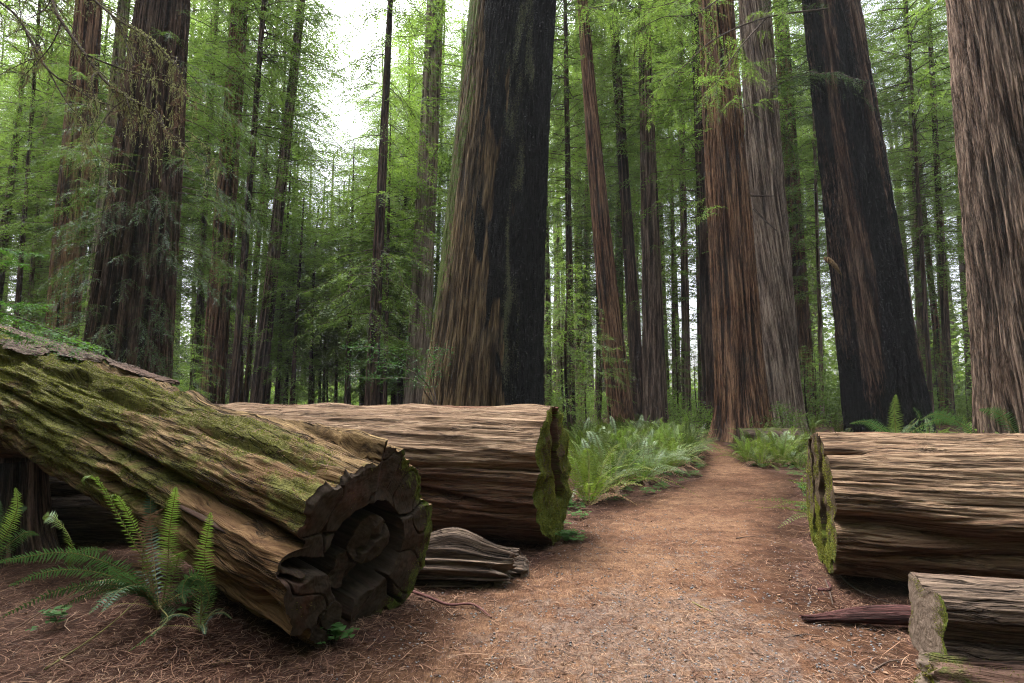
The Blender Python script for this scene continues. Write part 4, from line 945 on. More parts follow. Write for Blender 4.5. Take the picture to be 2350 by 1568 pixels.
# ------------------------------------------------------------------ ferns
def frond(P, Lp, side, npair, rs, fine=True, tint=.5, mb=None, curl=False, w=.78, t0=.1, mleaf=0):
    """P: polyline of the rachis; pinnae both sides. returns MB"""
    mb = mb or MB(); n = 16; P = bez(P, n); L = np.linalg.norm(np.diff(P, axis=0), axis=1).sum()
    V, f = tube(P, np.linspace(.0042, .0012, n), 5 if fine else 3, False); mb.add(V, f, 1, tint=.5)
    t = np.linspace(t0, .995, npair); idx = t * (n - 1); i0 = np.minimum(idx.astype(int), n - 2); u = (idx - i0)[:, None]
    B = P[i0] * (1 - u) + P[i0 + 1] * u; T = norm(P[i0 + 1] - P[i0])
    sv_ = norm(np.cross(T, np.cross(np.broadcast_to(side, T.shape), T)))
    Nn = np.cross(T, sv_)
    lp = Lp * np.minimum(1, (t - t0 + .06) / .22) ** .6 * (1 - np.clip((t - .35) / .66, 0, 1) ** 1.7) + .006
    sp_ = L * (1 - t0) / npair; wd = np.minimum(sp_ * w, lp * .5)
    for sg in (1, -1):
        D = norm(sv_ * sg + T * .28 + Nn * rs.normal(0, .10, (npair, 1)) + rs.normal(0, .05, (npair, 3)))
        l = lp * rs.uniform(.88, 1.08, npair)
        dz = -.16 * l[:, None] * np.sign(Nn[:, 2:3] + 1e-6) * Nn
        tn = np.clip(tint + rs.normal(0, .12), 0, 1)
        if fine:
            a, b, c = B + D * l[:, None] * .12, B + D * l[:, None] * .5 - dz * -.3, B + D * l[:, None] + dz
            wv = T * wd[:, None]
            V = np.stack([B - wv * .25, B + wv * .25, a + wv * .55, b + wv * .42, c, b - wv * .42, a - wv * .5], 1).reshape(-1, 3)
            k = np.arange(npair)[:, None] * 7
            mb.add(V, [np.concatenate([k + [0, 1, 2, 6], k + [6, 2, 3, 5]]), k + [5, 3, 4]], mleaf, tint=tn)
        else:
            V, f = leaves(B, D, T, l, wd * 1.15, .12); mb.add(V, f, mleaf, tint=tn)
    return mb
def fern_mb(seed, n=20, fine=False, L=1.0, mats=None):
    rs = np.random.RandomState(seed); mb = MB()
    for i in range(n):
        az = i * 2.4 + rs.normal(0, .2); el = math.radians(rs.uniform(30, 80)); l = L * rs.uniform(.65, 1.15)
        h = np.array([math.sin(az), math.cos(az), 0]); t = np.array([0, .25, .5, .75, 1.])[:, None]
        dr = rs.uniform(.35, .95) * (1.2 - math.sin(el) * .6)
        P = h * l * math.cos(el) * (t + .25 * t ** 2) + np.array([0, 0, 1.]) * (l * math.sin(el) * t * 1.1 - dr * l * t ** 2.4) + h * .03
        side = np.cross(h, [0, 0, 1.]) + rs.normal(0, .25, 3)
        frond(P, l * rs.uniform(.085, .115), side, 34, rs, fine, rs.uniform(0, 1) ** 1.3, mb, t0=.12, w=.55)
    for i in range(7):                                        # old brown fronds at the foot
        az = rs.uniform(0, 6.28); h = np.array([math.sin(az), math.cos(az), 0]); l = .6 * L
        frond([h * .02, h * l * .5 + [0, 0, .14], h * l + [0, 0, .02]], l * .10, np.cross(h, [0, 0, 1.]), 18, rs, False, .5, mb, mleaf=2)
    return mb
fern_me = []
for i in range(6):
    o = fern_mb(400 + i, 15, L=1.0).build('fern', [M['leaf_fern' if i % 3 else 'leaf_fern_new'], M['stalk'], M['leaf_dead']], smooth=False); fern_me.append(o.data); bpy.data.objects.remove(o)
def put_fern(x, y, sc, label, group, i=None):
    o = bpy.data.objects.new('sword_fern', fern_me[rf.randint(6) if i is None else i]); C.objects.link(o)
    o.location = (x, y, float(gh(x, y)) + .0); o.rotation_euler = (rf.normal(0, .08), rf.normal(0, .08), rf.uniform(0, 6.28)); o.scale = (sc,) * 3
    tag(o, label, 'fern', group)
def fern_zone(poly, n, dmin, s0, s1, label, group, tries=6000):
    poly = np.array(poly, float); pts = []; tr_ = 0
    lo, hi_ = poly.min(0), poly.max(0)
    while len(pts) < n and tr_ < tries:
        tr_ += 1; p = rf.uniform(lo, hi_); ins = False; j = len(poly) - 1
        for i in range(len(poly)):
            if (poly[i][1] > p[1]) != (poly[j][1] > p[1]) and p[0] < (poly[j][0] - poly[i][0]) * (p[1] - poly[i][1]) / (poly[j][1] - poly[i][1]) + poly[i][0]: ins = not ins
            j = i
        if not ins or any((p[0] - a) ** 2 + (p[1] - b) ** 2 < dmin ** 2 for a, b in pts): continue
        pts.append(tuple(p)); put_fern(p[0], p[1], rf.uniform(s0, s1), label, group)
g2 = lambda px, py: tuple(gnd(px, py)[:2])
fern_zone([g2(1345, 1160), g2(1480, 1112), g2(1568, 1075), g2(1590, 1045), g2(1570, 1015), (5.2, 21), (2.2, 21), (1.3, 10), (1.1, 8.0)], 140, .40, .85, 1.25, 'sword fern in the thick patch between the green log end and the path', 'ferns between the log and the path')
fern_zone([g2(1705, 1040), g2(1750, 1062), g2(1830, 1078), (4.8, 8.9), (7.0, 9.4), (9.5, 17), (7.4, 17.5)], 30, .45, .5, .75, 'sword fern beside the path beyond the end of the grooved log', 'ferns across the path')
fern_zone([(4.6, 7.0), (8.2, 6.5), (12, 12), (12.5, 16), (7.5, 11), (5.2, 8.3)], 16, .8, .75, 1.1, 'sword fern peeping over the top of the grooved log', 'ferns behind the grooved log')
fern_zone([g2(1700, 1062), g2(1760, 1072), g2(1840, 1068), g2(1840, 1045), g2(1710, 1045)], 20, .4, .75, 1.05, 'sword fern crowding the front of the short moss-topped log', 'ferns in front of the short mossy log')
for i_, (px_, Y_, sc_) in enumerate([(1960, 7.0, .30), (2120, 6.9, .34), (2215, 6.6, .36), (2290, 6.4, .28), (1890, 7.6, .30), (1790, 19, .8)]):
    bush((px_ - 1175) / F * Y_, Y_, sc_, 'bush%d' % (2 if i_ % 2 else 0), ['low leafy bush behind the grooved log, before the scarred giant', 'low bush behind the grooved log beside the tall upright frond', 'low bush behind the grooved log between the two right-hand giants', 'low bush behind the grooved log at the foot of the ridged giant', 'low leafy bush just behind the corner of the grooved log', 'leafy bush at the right foot of the pale twin redwood'][i_], sz=2.6 if i_ < 5 else 1.3)
fern_zone([(3.4, 6.1), (6.2, 5.2), (7.5, 6.2), (4.2, 7.4)], 9, .5, .85, 1.15, 'sword fern close behind the grooved log, its tips above the top', 'ferns close behind the grooved log')
fern_zone([(-1.5, 9.5), (2, 11), (1.5, 24), (-14, 24), (-10, 11)], 26, 1.2, .7, 1.0, 'sword fern on the forest floor behind the thick weathered log', 'ferns behind the weathered log')
fern_zone([(6.5, 19), (14, 15), (22, 30), (5, 32)], 26, 1.1, .8, 1.2, 'sword fern under the right-hand giants', 'ferns under the right-hand giants')

# near ferns with every frond a part
def near_fern(loc_px, fr, label, seed, Yb=None, ys=1.0):
    rs = np.random.RandomState(seed); b = gnd(*loc_px) if Yb is None else at(loc_px[0], loc_px[1], Yb)
    t = thing('sword_fern', (b[0], b[1], float(gh(b[0], b[1]))), label, 'fern')
    for pts, Lp, npair, new, sd_ in fr:
        P = [at(px, py, Y_ * ys) for px, py, Y_ in pts]
        side = np.array(sd_, float)
        frond(P, Lp * .84, side, npair + 6, rs, True, rs.uniform(.2, .8), w=.60).build('frond', [M[{0: 'leaf_fern_low', 1: 'leaf_fern_new', 2: 'leaf_dead'}[new]], M['stalk']], t, False, loc=t.location)
    return t
Xs = (1, 0, 0)
def low_fronds(t, c_, n, seed, l0=.28, l1=.5):
    rs = np.random.RandomState(seed)
    for i in range(n):
        az = rs.uniform(0, 6.28); h = np.array([math.sin(az), math.cos(az), 0]); l = rs.uniform(l0, l1); up = rs.uniform(.25, .75); dead = rs.uniform() < .4
        if dead: up *= .35
        P = [np.array(c_) + v for v in ([0, 0, 0], h * l * .3 + [0, 0, l * up * .6], h * l * .7 + [0, 0, l * up * .75], h * l + [0, 0, l * up * (.1 if dead else .5)])]
        frond(P, l * .12, np.cross(h, [0, 0, 1.]), 30, rs, True, rs.uniform(.1, .8), w=.6).build('frond', [M['leaf_dead' if dead else 'leaf_fern_low'], M['stalk']], t, False, loc=t.location)
nf1 = near_fern((365, 1400), [
    ([(352, 1375, 4.0), (335, 1300, 4.0), (300, 1235, 3.95), (262, 1165, 3.9), (238, 1120, 3.85), (212, 1092, 3.8), (192, 1098, 3.78), (195, 1112, 3.78)], .055, 44, 1, (1, -.5, .1)),
    ([(358, 1385, 4.0), (345, 1310, 4.0), (318, 1230, 3.95), (290, 1172, 3.9), (268, 1140, 3.85), (256, 1138, 3.85)], .07, 40, 1, (1, -.3, .1)),
    ([(372, 1390, 4.0), (385, 1300, 4.0), (388, 1230, 3.95), (398, 1160, 3.9), (404, 1118, 3.85)], .085, 42, 1, (1, .2, 0)),
    ([(362, 1390, 4.0), (330, 1330, 3.95), (330, 1250, 3.9), (342, 1190, 3.9), (372, 1168, 3.85)], .085, 32, 2, (.9, .4, .3)),
    ([(366, 1395, 4.0), (350, 1260, 4.3), (345, 1160, 4.4), (352, 1095, 4.45)], .08, 34, 0, (1, .3, 0)),
    ([(375, 1395, 4.0), (400, 1320, 4.0), (412, 1275, 3.95), (432, 1262, 3.9)], .06, 22, 1, (1, .2, .3)),
    ([(345, 1372, 4.0), (300, 1320, 3.85), (230, 1285, 3.7), (150, 1268, 3.6), (60, 1278, 3.5), (-10, 1292, 3.45)], .105, 46, 0, (.2, -.6, .8)),
    ([(345, 1375, 4.0), (290, 1335, 3.85), (200, 1310, 3.7), (110, 1312, 3.6), (20, 1345, 3.5)], .10, 44, 0, (.2, -.7, .7)),
    ([(350, 1380, 4.0), (300, 1350, 3.85), (220, 1340, 3.7), (120, 1360, 3.55), (0, 1418, 3.4)], .095, 44, 0, (.2, -.8, .7)),
    ([(352, 1383, 4.0), (320, 1362, 3.9), (270, 1350, 3.8), (200, 1365, 3.7), (140, 1395, 3.6)], .08, 36, 0, (.1, -.8, .6)),
    ([(335, 1372, 3.95), (310, 1340, 3.8), (280, 1322, 3.7), (250, 1300, 3.6)], .08, 26, 0, (.3, -.6, .7)),
    ([(368, 1396, 3.9), (385, 1420, 3.7), (355, 1450, 3.55), (295, 1495, 3.45)], .085, 34, 0, (.7, -.2, .6)),
    ([(360, 1392, 3.95), (420, 1360, 3.7), (450, 1330, 3.6), (468, 1340, 3.55)], .07, 28, 0, (.3, -.6, .7)),
], 'near fern with tall curled yellow-green fronds and low blue-green ones, before the mossy log', 11, ys=.92)
pb_ = at(362, 1400, 3.68); low_fronds(nf1, pb_, 13, 5)
nf2 = near_fern((462, 1408), [
    ([(458, 1450, 3.95), (462, 1410, 3.95), (472, 1340, 3.95), (470, 1270, 3.9), (478, 1215, 3.85), (484, 1176, 3.8)], .082, 42, 1, (1, .1, 0)),
    ([(460, 1410, 3.95), (462, 1360, 3.9), (450, 1325, 3.85), (428, 1330, 3.8), (418, 1362, 3.78), (425, 1385, 3.76)], .07, 30, 0, (.3, .2, 1)),
    ([(464, 1412, 3.95), (480, 1375, 3.9), (470, 1345, 3.85), (440, 1318, 3.8)], .06, 24, 0, (.6, .2, .8)),
], 'small near fern with one upright bright frond against the mossy log flank', 12, ys=.87)
low_fronds(nf2, at(460, 1445, 3.42), 7, 6, .16, .3)
near_fern((150, 1305), [
    ([(160, 1300, 4.3), (168, 1260, 4.25), (150, 1215, 4.2), (118, 1186, 4.15), (98, 1190, 4.15)], .10, 34, 1, (.7, -.2, -.8)),
    ([(158, 1302, 4.3), (160, 1285, 4.2), (200, 1262, 4.1), (245, 1262, 4.1)], .08, 28, 0, (.2, -.6, .7)),
], 'little fern with one broad bright arching frond beneath the mossy log', 13, ys=.93)
near_fern((20, 1300), [
    ([(-30, 1300, 4.6), (-5, 1230, 4.6), (30, 1180, 4.6), (62, 1166, 4.6)], .10, 36, 0, (.8, -.3, -.6)),
    ([(-30, 1300, 4.6), (15, 1225, 4.55), (40, 1165, 4.5), (34, 1120, 4.5)], .09, 36, 1, (1, 0, 0)),
    ([(-30, 1300, 4.6), (-10, 1250, 4.6), (-5, 1190, 4.6), (0, 1150, 4.6)], .11, 36, 0, (1, 0, 0)),
    ([(-30, 1300, 4.6), (20, 1250, 4.5), (60, 1222, 4.4), (90, 1228, 4.4)], .08, 30, 0, (.2, -.6, .7)),
], 'dark green fern at the left edge under the mossy log', 14)
near_fern((2062, 990), [
    ([(2055, 1010, 6.6), (2055, 980, 6.6), (2052, 940, 6.6), (2056, 906, 6.6)], .12, 36, 1, (1, 0, 0)),
    ([(2060, 1010, 6.6), (2090, 980, 6.5), (2110, 958, 6.4), (2095, 935, 6.3)], .08, 30, 0, (.6, 0, .8)),
    ([(2050, 1010, 6.6), (2020, 985, 6.5), (1990, 968, 6.4), (1950, 972, 6.3)], .09, 32, 0, (.2, -.6, .8)),
    ([(2065, 1010, 6.6), (2120, 975, 6.6), (2170, 962, 6.6), (2230, 985, 6.6)], .10, 34, 0, (.2, -.6, .8)),
    ([(2250, 1010, 6.2), (2200, 970, 6.2), (2150, 950, 6.2), (2110, 965, 6.2)], .10, 34, 0, (.2, -.6, .8)),
    ([(2340, 1010, 6.0), (2310, 965, 6.0), (2280, 945, 6.0), (2248, 940, 6.0)], .12, 34, 0, (.3, -.6, .8)),
], 'fern with one tall upright bright frond standing over the top of the grooved log', 15)

# ------------------------------------------------------------------ sorrel, needles, stones, sticks
rs = np.random.RandomState(31)
def sorrel_mb(P, sc):
    n = len(P); mb = MB(); hgt = rs.uniform(.03, .09, n) * sc
    top = P + np.c_[rs.normal(0, .015, (n, 2)), hgt]; a0 = rs.uniform(0, 6.28, n)
    for k in range(3):
        a = a0 + k * 2.094; D = np.stack([np.sin(a), np.cos(a), rs.uniform(-.25, .1, n)], -1); Sd = np.stack([np.cos(a), -np.sin(a), rs.normal(0, .1, n)], -1)
        l = rs.uniform(.022, .036, n) * sc
        m = top + D * l[:, None] * .75; wv = Sd * (l * .62)[:, None]
        V = np.stack([top, m + wv, top + D * l[:, None] * .85, m - wv], 1).reshape(-1, 3)
        mb.add(V, np.arange(4 * n).reshape(-1, 4), tint=np.repeat(rs.uniform(0, 1, n), 4))
    return mb
def scatter(n, x0, x1, y0, y1, keep): 
    p = rs.uniform([x0, y0], [x1, y1], (n, 2)); m = keep(p[:, 0], p[:, 1]); p = p[m]; return np.c_[p, gh(p[:, 0], p[:, 1])]
def edge_d(x, y): return np.interp(y, LPc[:, 1], LPc[:, 0]) - x, x - np.interp(y, RPc[:, 1], RPc[:, 0])
P = scatter(60000, .5, 6.5, 5.4, 19, lambda x, y: (edge_d(x, y)[0] > -.05 - .12 * noise(x * 3, y * 3, 0)) & (edge_d(x, y)[0] < 1.0) & (noise(x * 2, y * 2, 3) > .12) & ((y > 6.8) | (x < .85)))
P2 = scatter(30000, 3.0, 9, 7.6, 18, lambda x, y: (edge_d(x, y)[1] > -.05) & (edge_d(x, y)[1] < 1.2) & (noise(x * 2, y * 2, 3) > .05))
P3 = scatter(5000, -4.2, -1.2, 3.0, 5.2, lambda x, y: noise(x * 2.2, y * 2.2, 7) > .5)
tag(sorrel_mb(np.concatenate([P, P2, P3]), 1.15).build('ground_cover', [M['sorrel']], None, False), 'low carpet of three-leaved sorrel along the path edges', 'ground cover', kind='stuff')
def sorrel_plant(px, py, n, r, label, sc=1.3):
    c_ = gnd(px, py); a = rs.uniform(0, 6.28, n); q = rs.uniform(0, r, n)
    P = np.c_[c_[0] + np.cos(a) * q, c_[1] + np.sin(a) * q * .7, 0 * a + float(gh(c_[0], c_[1])) + .02]
    o = sorrel_mb(P, sc).build('sorrel_plant', [M['sorrel']], None, False, loc=(c_[0], c_[1], 0)); tag(o, label, 'sorrel')
sorrel_plant(768, 1502, 26, .10, 'small clover-leaved sorrel by the foot of the hollow log end', 1.4)
sorrel_plant(1305, 1250, 70, .20, 'tuft of sorrel at the foot of the green log end')
sorrel_plant(120, 1480, 16, .10, 'scattered sorrel leaves in the dark litter at the near left')

def sticks(n, gen, len_, wid, z0=.006, lift=.012, keep=None, tints=(0, 1)):
    x, y = gen(n)
    if keep is not None: m = keep(x, y); x, y = x[m], y[m]
    n = len(x); a = rs.uniform(0, 6.28, n); l = rs.uniform(*len_, n) * .5; cv = rs.normal(0, .22, n)
    d = np.stack([np.cos(a), np.sin(a), 0 * a], -1); s = np.stack([-np.sin(a), np.cos(a), 0 * a], -1)
    c_ = np.c_[x, y, hz(x, y) + z0 + rs.uniform(0, lift, n)]
    tl = rs.normal(0, .10, n)
    w_ = rs.uniform(*wid, n)[:, None] * .5
    rows = []
    for q, ww in ((-1, .5), (-.33, 1), (.33, 1), (1, .3)):
        p = c_ + d * (l * q)[:, None] + s * (cv * l * (1 - q * q))[:, None]; p[:, 2] += tl * l * q
        sd = s * math.cos(.4) + np.array([0, 0, math.sin(.4)]) * np.where(rs.uniform(size=n) > .5, 1, -1)[:, None]
        rows += [p - s * w_ * ww, p + s * w_ * ww + [0, 0, 0]]
    V = np.stack(rows, 1).reshape(-1, 3); k = np.arange(n)[:, None] * 8
    f = np.concatenate([k + [0, 2, 3, 1], k + [2, 4, 5, 3], k + [4, 6, 7, 5]])
    return V, f, np.repeat(rs.uniform(*tints, n), 8)
def drift(x, y): return noise(x * 1.3, y * 1.3, 40) + .5 * noise(x * 4, y * 4, 41) > rs.uniform(-.75, .35, len(x))
def hz(x, y): return gh(x, y) + .012
# needles: density falls with distance
def gen_near(n):
    y = 1.9 + 9 * rs.uniform(0, 1, n) ** 1.7; x = rs.uniform(-1.0, 1.0, n) * (y * .98 + .3); return x, y
mb = MB()
V, f, tn = sticks(100000, gen_near, (.02, .09), (.0015, .004), keep=drift); mb.add(V, f, tint=tn)
V, f, tn = sticks(26000, gen_near, (.05, .16), (.003, .007), lift=.02, keep=lambda x, y: ~onpath(x, y) | (rs.uniform(size=len(x)) < .25), tints=(0, .75)); mb.add(V, f, tint=tn)
V, f, tn = sticks(1500, gen_near, (.10, .30), (.003, .008), lift=.03, keep=lambda x, y: ~onpath(x, y) | (rs.uniform(size=len(x)) < .35)); mb.add(V, f, tint=tn)
# shed redwood sprays
x, y = gen_near(2600); m = ~onpath(x, y) | (rs.uniform(size=len(x)) < .25); x, y = x[m], y[m]; n = len(x); a = rs.uniform(0, 6.28, n)
for q in range(12):
    for sg in (1, -1):
        s = .012 * q; B = np.c_[x + np.cos(a) * s, y + np.sin(a) * s, hz(x, y) + .016]; b = a + sg * .9
        D = np.stack([np.cos(b), np.sin(b), rs.normal(.1, .1, n)], -1); l = np.full(n, .018 * (1 - q / 16))
        V, f = leaves(B, D, np.stack([-np.sin(b), np.cos(b), 0 * b], -1), l, l * .22); mb.add(V, f, tint=np.repeat(.25 + .3 * rs.uniform(size=n), 4))
tag(mb.build('needle_litter', [M['litter']], None, False), 'shed needles, sprays and twiglets strewn over path and forest floor', 'litter', kind='stuff')
x, y = gen_near(3000); n = len(x); D = rs.normal(0, 1, (n, 3)) * [1, 1, .15]; l = rs.uniform(.012, .045, n)
V, f = leaves(np.c_[x, y, hz(x, y) + .010], D, rs.normal(0, 1, (n, 3)) * [1, 1, .2], l, l * rs.uniform(.3, .7, n)); mb2 = MB(); mb2.add(V, f, tint=np.repeat(rs.uniform(0, .85, n), 4))
tag(mb2.build('bark_flakes', [M['litter']], None, False), 'brown bark flakes and crumbs lying among the needles', 'bark flakes', kind='stuff')
def log_litter(lg, n, smax, label):
    nu_, nv_ = lg['V'].shape[:2]; iu = rs.randint(1, int(nu_ * smax / lg['L']), n); iv = rs.randint(0, nv_, n)
    k = lg['N'][iu, iv][:, 2] > rs.uniform(.55, 1.0, n); P = lg['V'][iu, iv][k]; N = lg['N'][iu, iv][k]; m = len(P)
    cl = noise(P[:, 0] * 3, P[:, 1] * 3, 5) > rs.uniform(-.6, .5, m); P, N = P[cl], N[cl]; m = len(P)
    D = rs.normal(0, 1, (m, 3)); D = norm(D - (D * N).sum(1, keepdims=True) * N + .12 * N * rs.normal(0, 1, (m, 1))); l = rs.uniform(.02, .11, m)
    V, f = leaves(P + N * .008 - D * l[:, None] * .5, D, np.cross(D, N), l, rs.uniform(.002, .006, m)); b = MB(); b.add(V, f, tint=np.repeat(rs.uniform(0, .8, m), 4))
    tag(b.build('needle_litter', [M['litter']], None, False), label, 'litter', kind='stuff')
log_litter(lg1, 16000, 7, 'dry needles and twiglets caught on top of the mossy log')
log_litter(lg2, 7000, 6, 'dry needles scattered on the back of the thick weathered log')
log_litter(lg3, 6000, 5, 'dry needles scattered on the back of the grooved log')
# pebbles
def pebbles(n):
    x = np.concatenate([rs.normal(.9, .9, n), rs.normal(1.6, .6, n // 2)]); y = np.concatenate([rs.normal(3.5, .8, n), rs.normal(5.5, 1.1, n // 2)])
    m = (y > 2.1) & onpath(x, y); x, y = x[m], y[m]; n = len(x)
    ico = np.array([[0, 0, 1], [.89, 0, .45], [.28, .85, .45], [-.72, .53, .45], [-.72, -.53, .45], [.28, -.85, .45], [.72, .53, -.45], [-.28, .85, -.45], [-.89, 0, -.45], [-.28, -.85, -.45], [.72, -.53, -.45], [0, 0, -1]])
    F_ = np.array([[0,1,2],[0,2,3],[0,3,4],[0,4,5],[0,5,1],[1,6,2],[2,7,3],[3,8,4],[4,9,5],[5,10,1],[2,6,7],[3,7,8],[4,8,9],[5,9,10],[1,10,6],[11,7,6],[11,8,7],[11,9,8],[11,10,9],[11,6,10]])
    r = rs.uniform(.003, .010, (n, 1, 1)) * rs.uniform(.6, 1.3, (n, 12, 1)); V = ico[None] * r * [1, 1, .6] + np.stack([x, y, hz(x, y) + .006], -1)[:, None]
    return V.reshape(-1, 3), (F_[None] + np.arange(n)[:, None, None] * 12).reshape(-1, 3)
mb = MB(); V, f = pebbles(2400); mb.add(V, f); tag(mb.build('gravel', [M['pebble']], None, False), 'grey gravel bits showing through the needles in the middle of the path', 'gravel', kind='stuff')

def stick(pts, r, label, mat='twig', name='twig'):
    P = []
    for (px, py, dz) in pts:
        g = gnd(px, py); g[2] = float(gh(g[0], g[1])) + .022 + dz; P.append(g)
    P = bez(P, 18); V, f = tube(P, r * np.linspace(1, .45, 18) * (1 + .12 * np.sin(np.arange(18) * 2.3)), 7)
    o = link_mesh(name, V, [(x_, 0) for x_ in f], M[mat], loc=tuple(P[0])); tag(o, label, 'twig')
stick([(942, 1376, .01), (985, 1392, .02), (1030, 1402, .01), (1085, 1402, .02), (1128, 1424, .0)], .013, 'knobbly reddish twig lying by the hollow log end', 'wood_red')
stick([(1895, 1340, .0), (1905, 1375, .03), (1912, 1400, .02)], .008, 'short bent twig leaning by the broken red branch')
stick([(1590, 1392, .0), (1610, 1402, 0), (1635, 1412, 0)], .006, 'small pale twig alone in the middle of the path', 'stalk')
stick([(1900, 1295, 0), (1960, 1360, .01), (2070, 1400, 0)], .007, 'long thin stick in the shadow under the grooved log')
stick([(2005, 1545, 0), (2040, 1530, .01), (2080, 1520, 0)], .006, 'thin stick beside the mossy half-buried log')
stick([(1800, 1470, 0), (1850, 1462, .0), (1905, 1472, 0)], .005, 'dark stick in needles before the broken red branch')
stick([(1690, 1240, 0), (1730, 1236, 0), (1760, 1240, 0)], .006, 'short dark twig on the path near the grooved log end')
stick([(100, 1568, 0), (240, 1500, .02), (330, 1430, .03)], .006, 'long curved reddish stalk over the near litter', 'stalk')
stick([(20, 1480, 0), (120, 1440, .05), (210, 1385, .06), (330, 1370, .02)], .005, 'orange dry frond stem bowed over the litter', 'leaf_dead')
# pale splinter standing on the mossy log
o = None
P = bez([at(302, 1000, 4.75), at(300, 960, 4.74), at(305, 915, 4.76)], 8); V, f = tube(P, np.linspace(.008, .003, 8), 5)
tag(link_mesh('splinter', V, [(x_, 0) for x_ in f], M['stalk'], loc=tuple(P[0])), 'thin pale splinter standing upright on the mossy log', 'splinter')
P = bez([at(280, 1008, 4.72), at(292, 992, 4.72), at(300, 985, 4.72)], 5); V, f = tube(P, [.012, .016, .012, .01, .004], 6)

# broken stub on the scarred giant, dead sticks on the pale twin
P = bez([at(1893, 592, 19.3), at(1912, 606, 19.0), at(1932, 632, 18.9)], 6); V, f = tube(P, [.05, .10, .09, .08, .05, .02], 7)
tag(link_mesh('bark_splinter', V, [(x_, 0) for x_ in f], M['wood_moss'], attrs={'gc': V, 'moss': np.full(len(V), -.6), 'rot': np.zeros(len(V))}, loc=tuple(P[0])), 'orange bark splinter sticking out of the scarred giant', 'bark splinter')
for pts, lab in (([(1722, 449, 22), (1750, 450, 21.6), (1778, 450, 21.3)], 'straight dead branch stub across the pale twin redwood'), ([(1730, 480, 22), (1755, 505, 21.5), (1782, 530, 21.2)], 'curved dead branch hanging below the straight stub')):
    P = bez([at(*p) for p in pts], 6); V, f = tube(P, np.linspace(.045, .015, 6), 6)
    tag(link_mesh('dead_branch', V, [(x_, 0) for x_ in f], M['twig'], loc=tuple(P[0])), lab, 'branch')

# ------------------------------------------------------------------ lichen-draped tree reaching in from the left
rs = np.random.RandomState(9)
ob = at(-330, 915, 6.2) * [1, 1, 0]
tl = thing('lichen_draped_tree', ob, 'tree beyond the left edge whose bare lichen-draped branches hang into the upper left', 'tree')
trunk_mesh('trunk', 15, .28, .12, tl, M['bark_dark'], 120, 60, .2, .03, 5, 8)
put_crown(tl, 'short2', 1.0, .3, 6.6, sxy=1.5)  # unseen crown added above the view to shade the near left ground
Lc = MB(); Nd = MB()
def drape(P, n, lo, hi_):
    n = max(1, n)
    i = rs.randint(0, len(P), n); B = P[i] + rs.normal(0, .01, (n, 3)); 
    for b in B:
        l = rs.uniform(lo, hi_); m = max(3, int(l / .012)); s = np.linspace(0, l, m)
        c_ = b + np.c_[np.cumsum(rs.normal(0, .004, (m, 2)), 0), -s]
        D = rs.normal(0, .22, (m, 3)) + [0, 0, -1.2]; ll = rs.uniform(.03, .06, m) * (1 - .6 * s / l)
        V, f = leaves(c_, D, rs.normal(0, 1, (m, 3)), ll, ll * .13); Lc.add(V, f, tint=rs.uniform(0, 1))
def grow(mb, P, r, depth, len_, moss):
    V, f = tube(P, np.linspace(r, r * .4, len(P)), 6); mb.add(V, f)
    Ln = np.linalg.norm(np.diff(P, axis=0), axis=1).sum()
    m = int(Ln * 130 * moss); i = rs.randint(0, len(P) - 1, m); u = rs.uniform(0, 1, (m, 1)); B = P[i] * (1 - u) + P[i + 1] * u + rs.normal(0, r * .7, (m, 3))
    if m: V, f = leaves(B, rs.normal(0, 1, (m, 3)), rs.normal(0, 1, (m, 3)), rs.uniform(.01, .03, m), rs.uniform(.006, .012, m)); Lc.add(V, f, tint=np.repeat(rs.uniform(0, 1, m), 4))
    drape(P, int(Ln * 11 * moss), .04, .22)
    if depth <= 0: return
    T = norm(np.gradient(P, axis=0))
    for q in range(int(Ln / (.24 if depth > 1 else .16))):
        j = rs.randint(len(P) // 5, len(P)); d = norm(T[j] * 1.2 + rs.normal(0, .5, 3) * [1, .9, .9] + [0.0, 0, -.25]); l = len_ * rs.uniform(.4, 1.1)
        e = P[j] + d * l + [0, 0, -.25 * l]
        Q = bez([P[j], P[j] + d * l * .5 + rs.normal(0, .03, 3), e], 8)
        grow(mb, Q, r * .35, depth - 1, len_ * .5, moss * rs.uniform(.2, 1))
        if depth == 1 and rs.uniform() < .35:                     # rusty dead sprays
            for _ in range(3):
                b = Q[rs.randint(3, 8)]; n = 16; s = np.linspace(0, .11, n)[:, None]; dd_ = norm(rs.normal(0, .6, 3) + [0, 0, -1.])
                for sg in (1, -1):
                    V, f = leaves(b + dd_ * s, dd_ * .6 + sg * np.array([.9, .2, 0]) + rs.normal(0, .15, (n, 3)), rs.normal(0, 1, (n, 3)), np.full(n, .016), np.full(n, .0045)); Nd.add(V, f, tint=rs.uniform(0, 1))
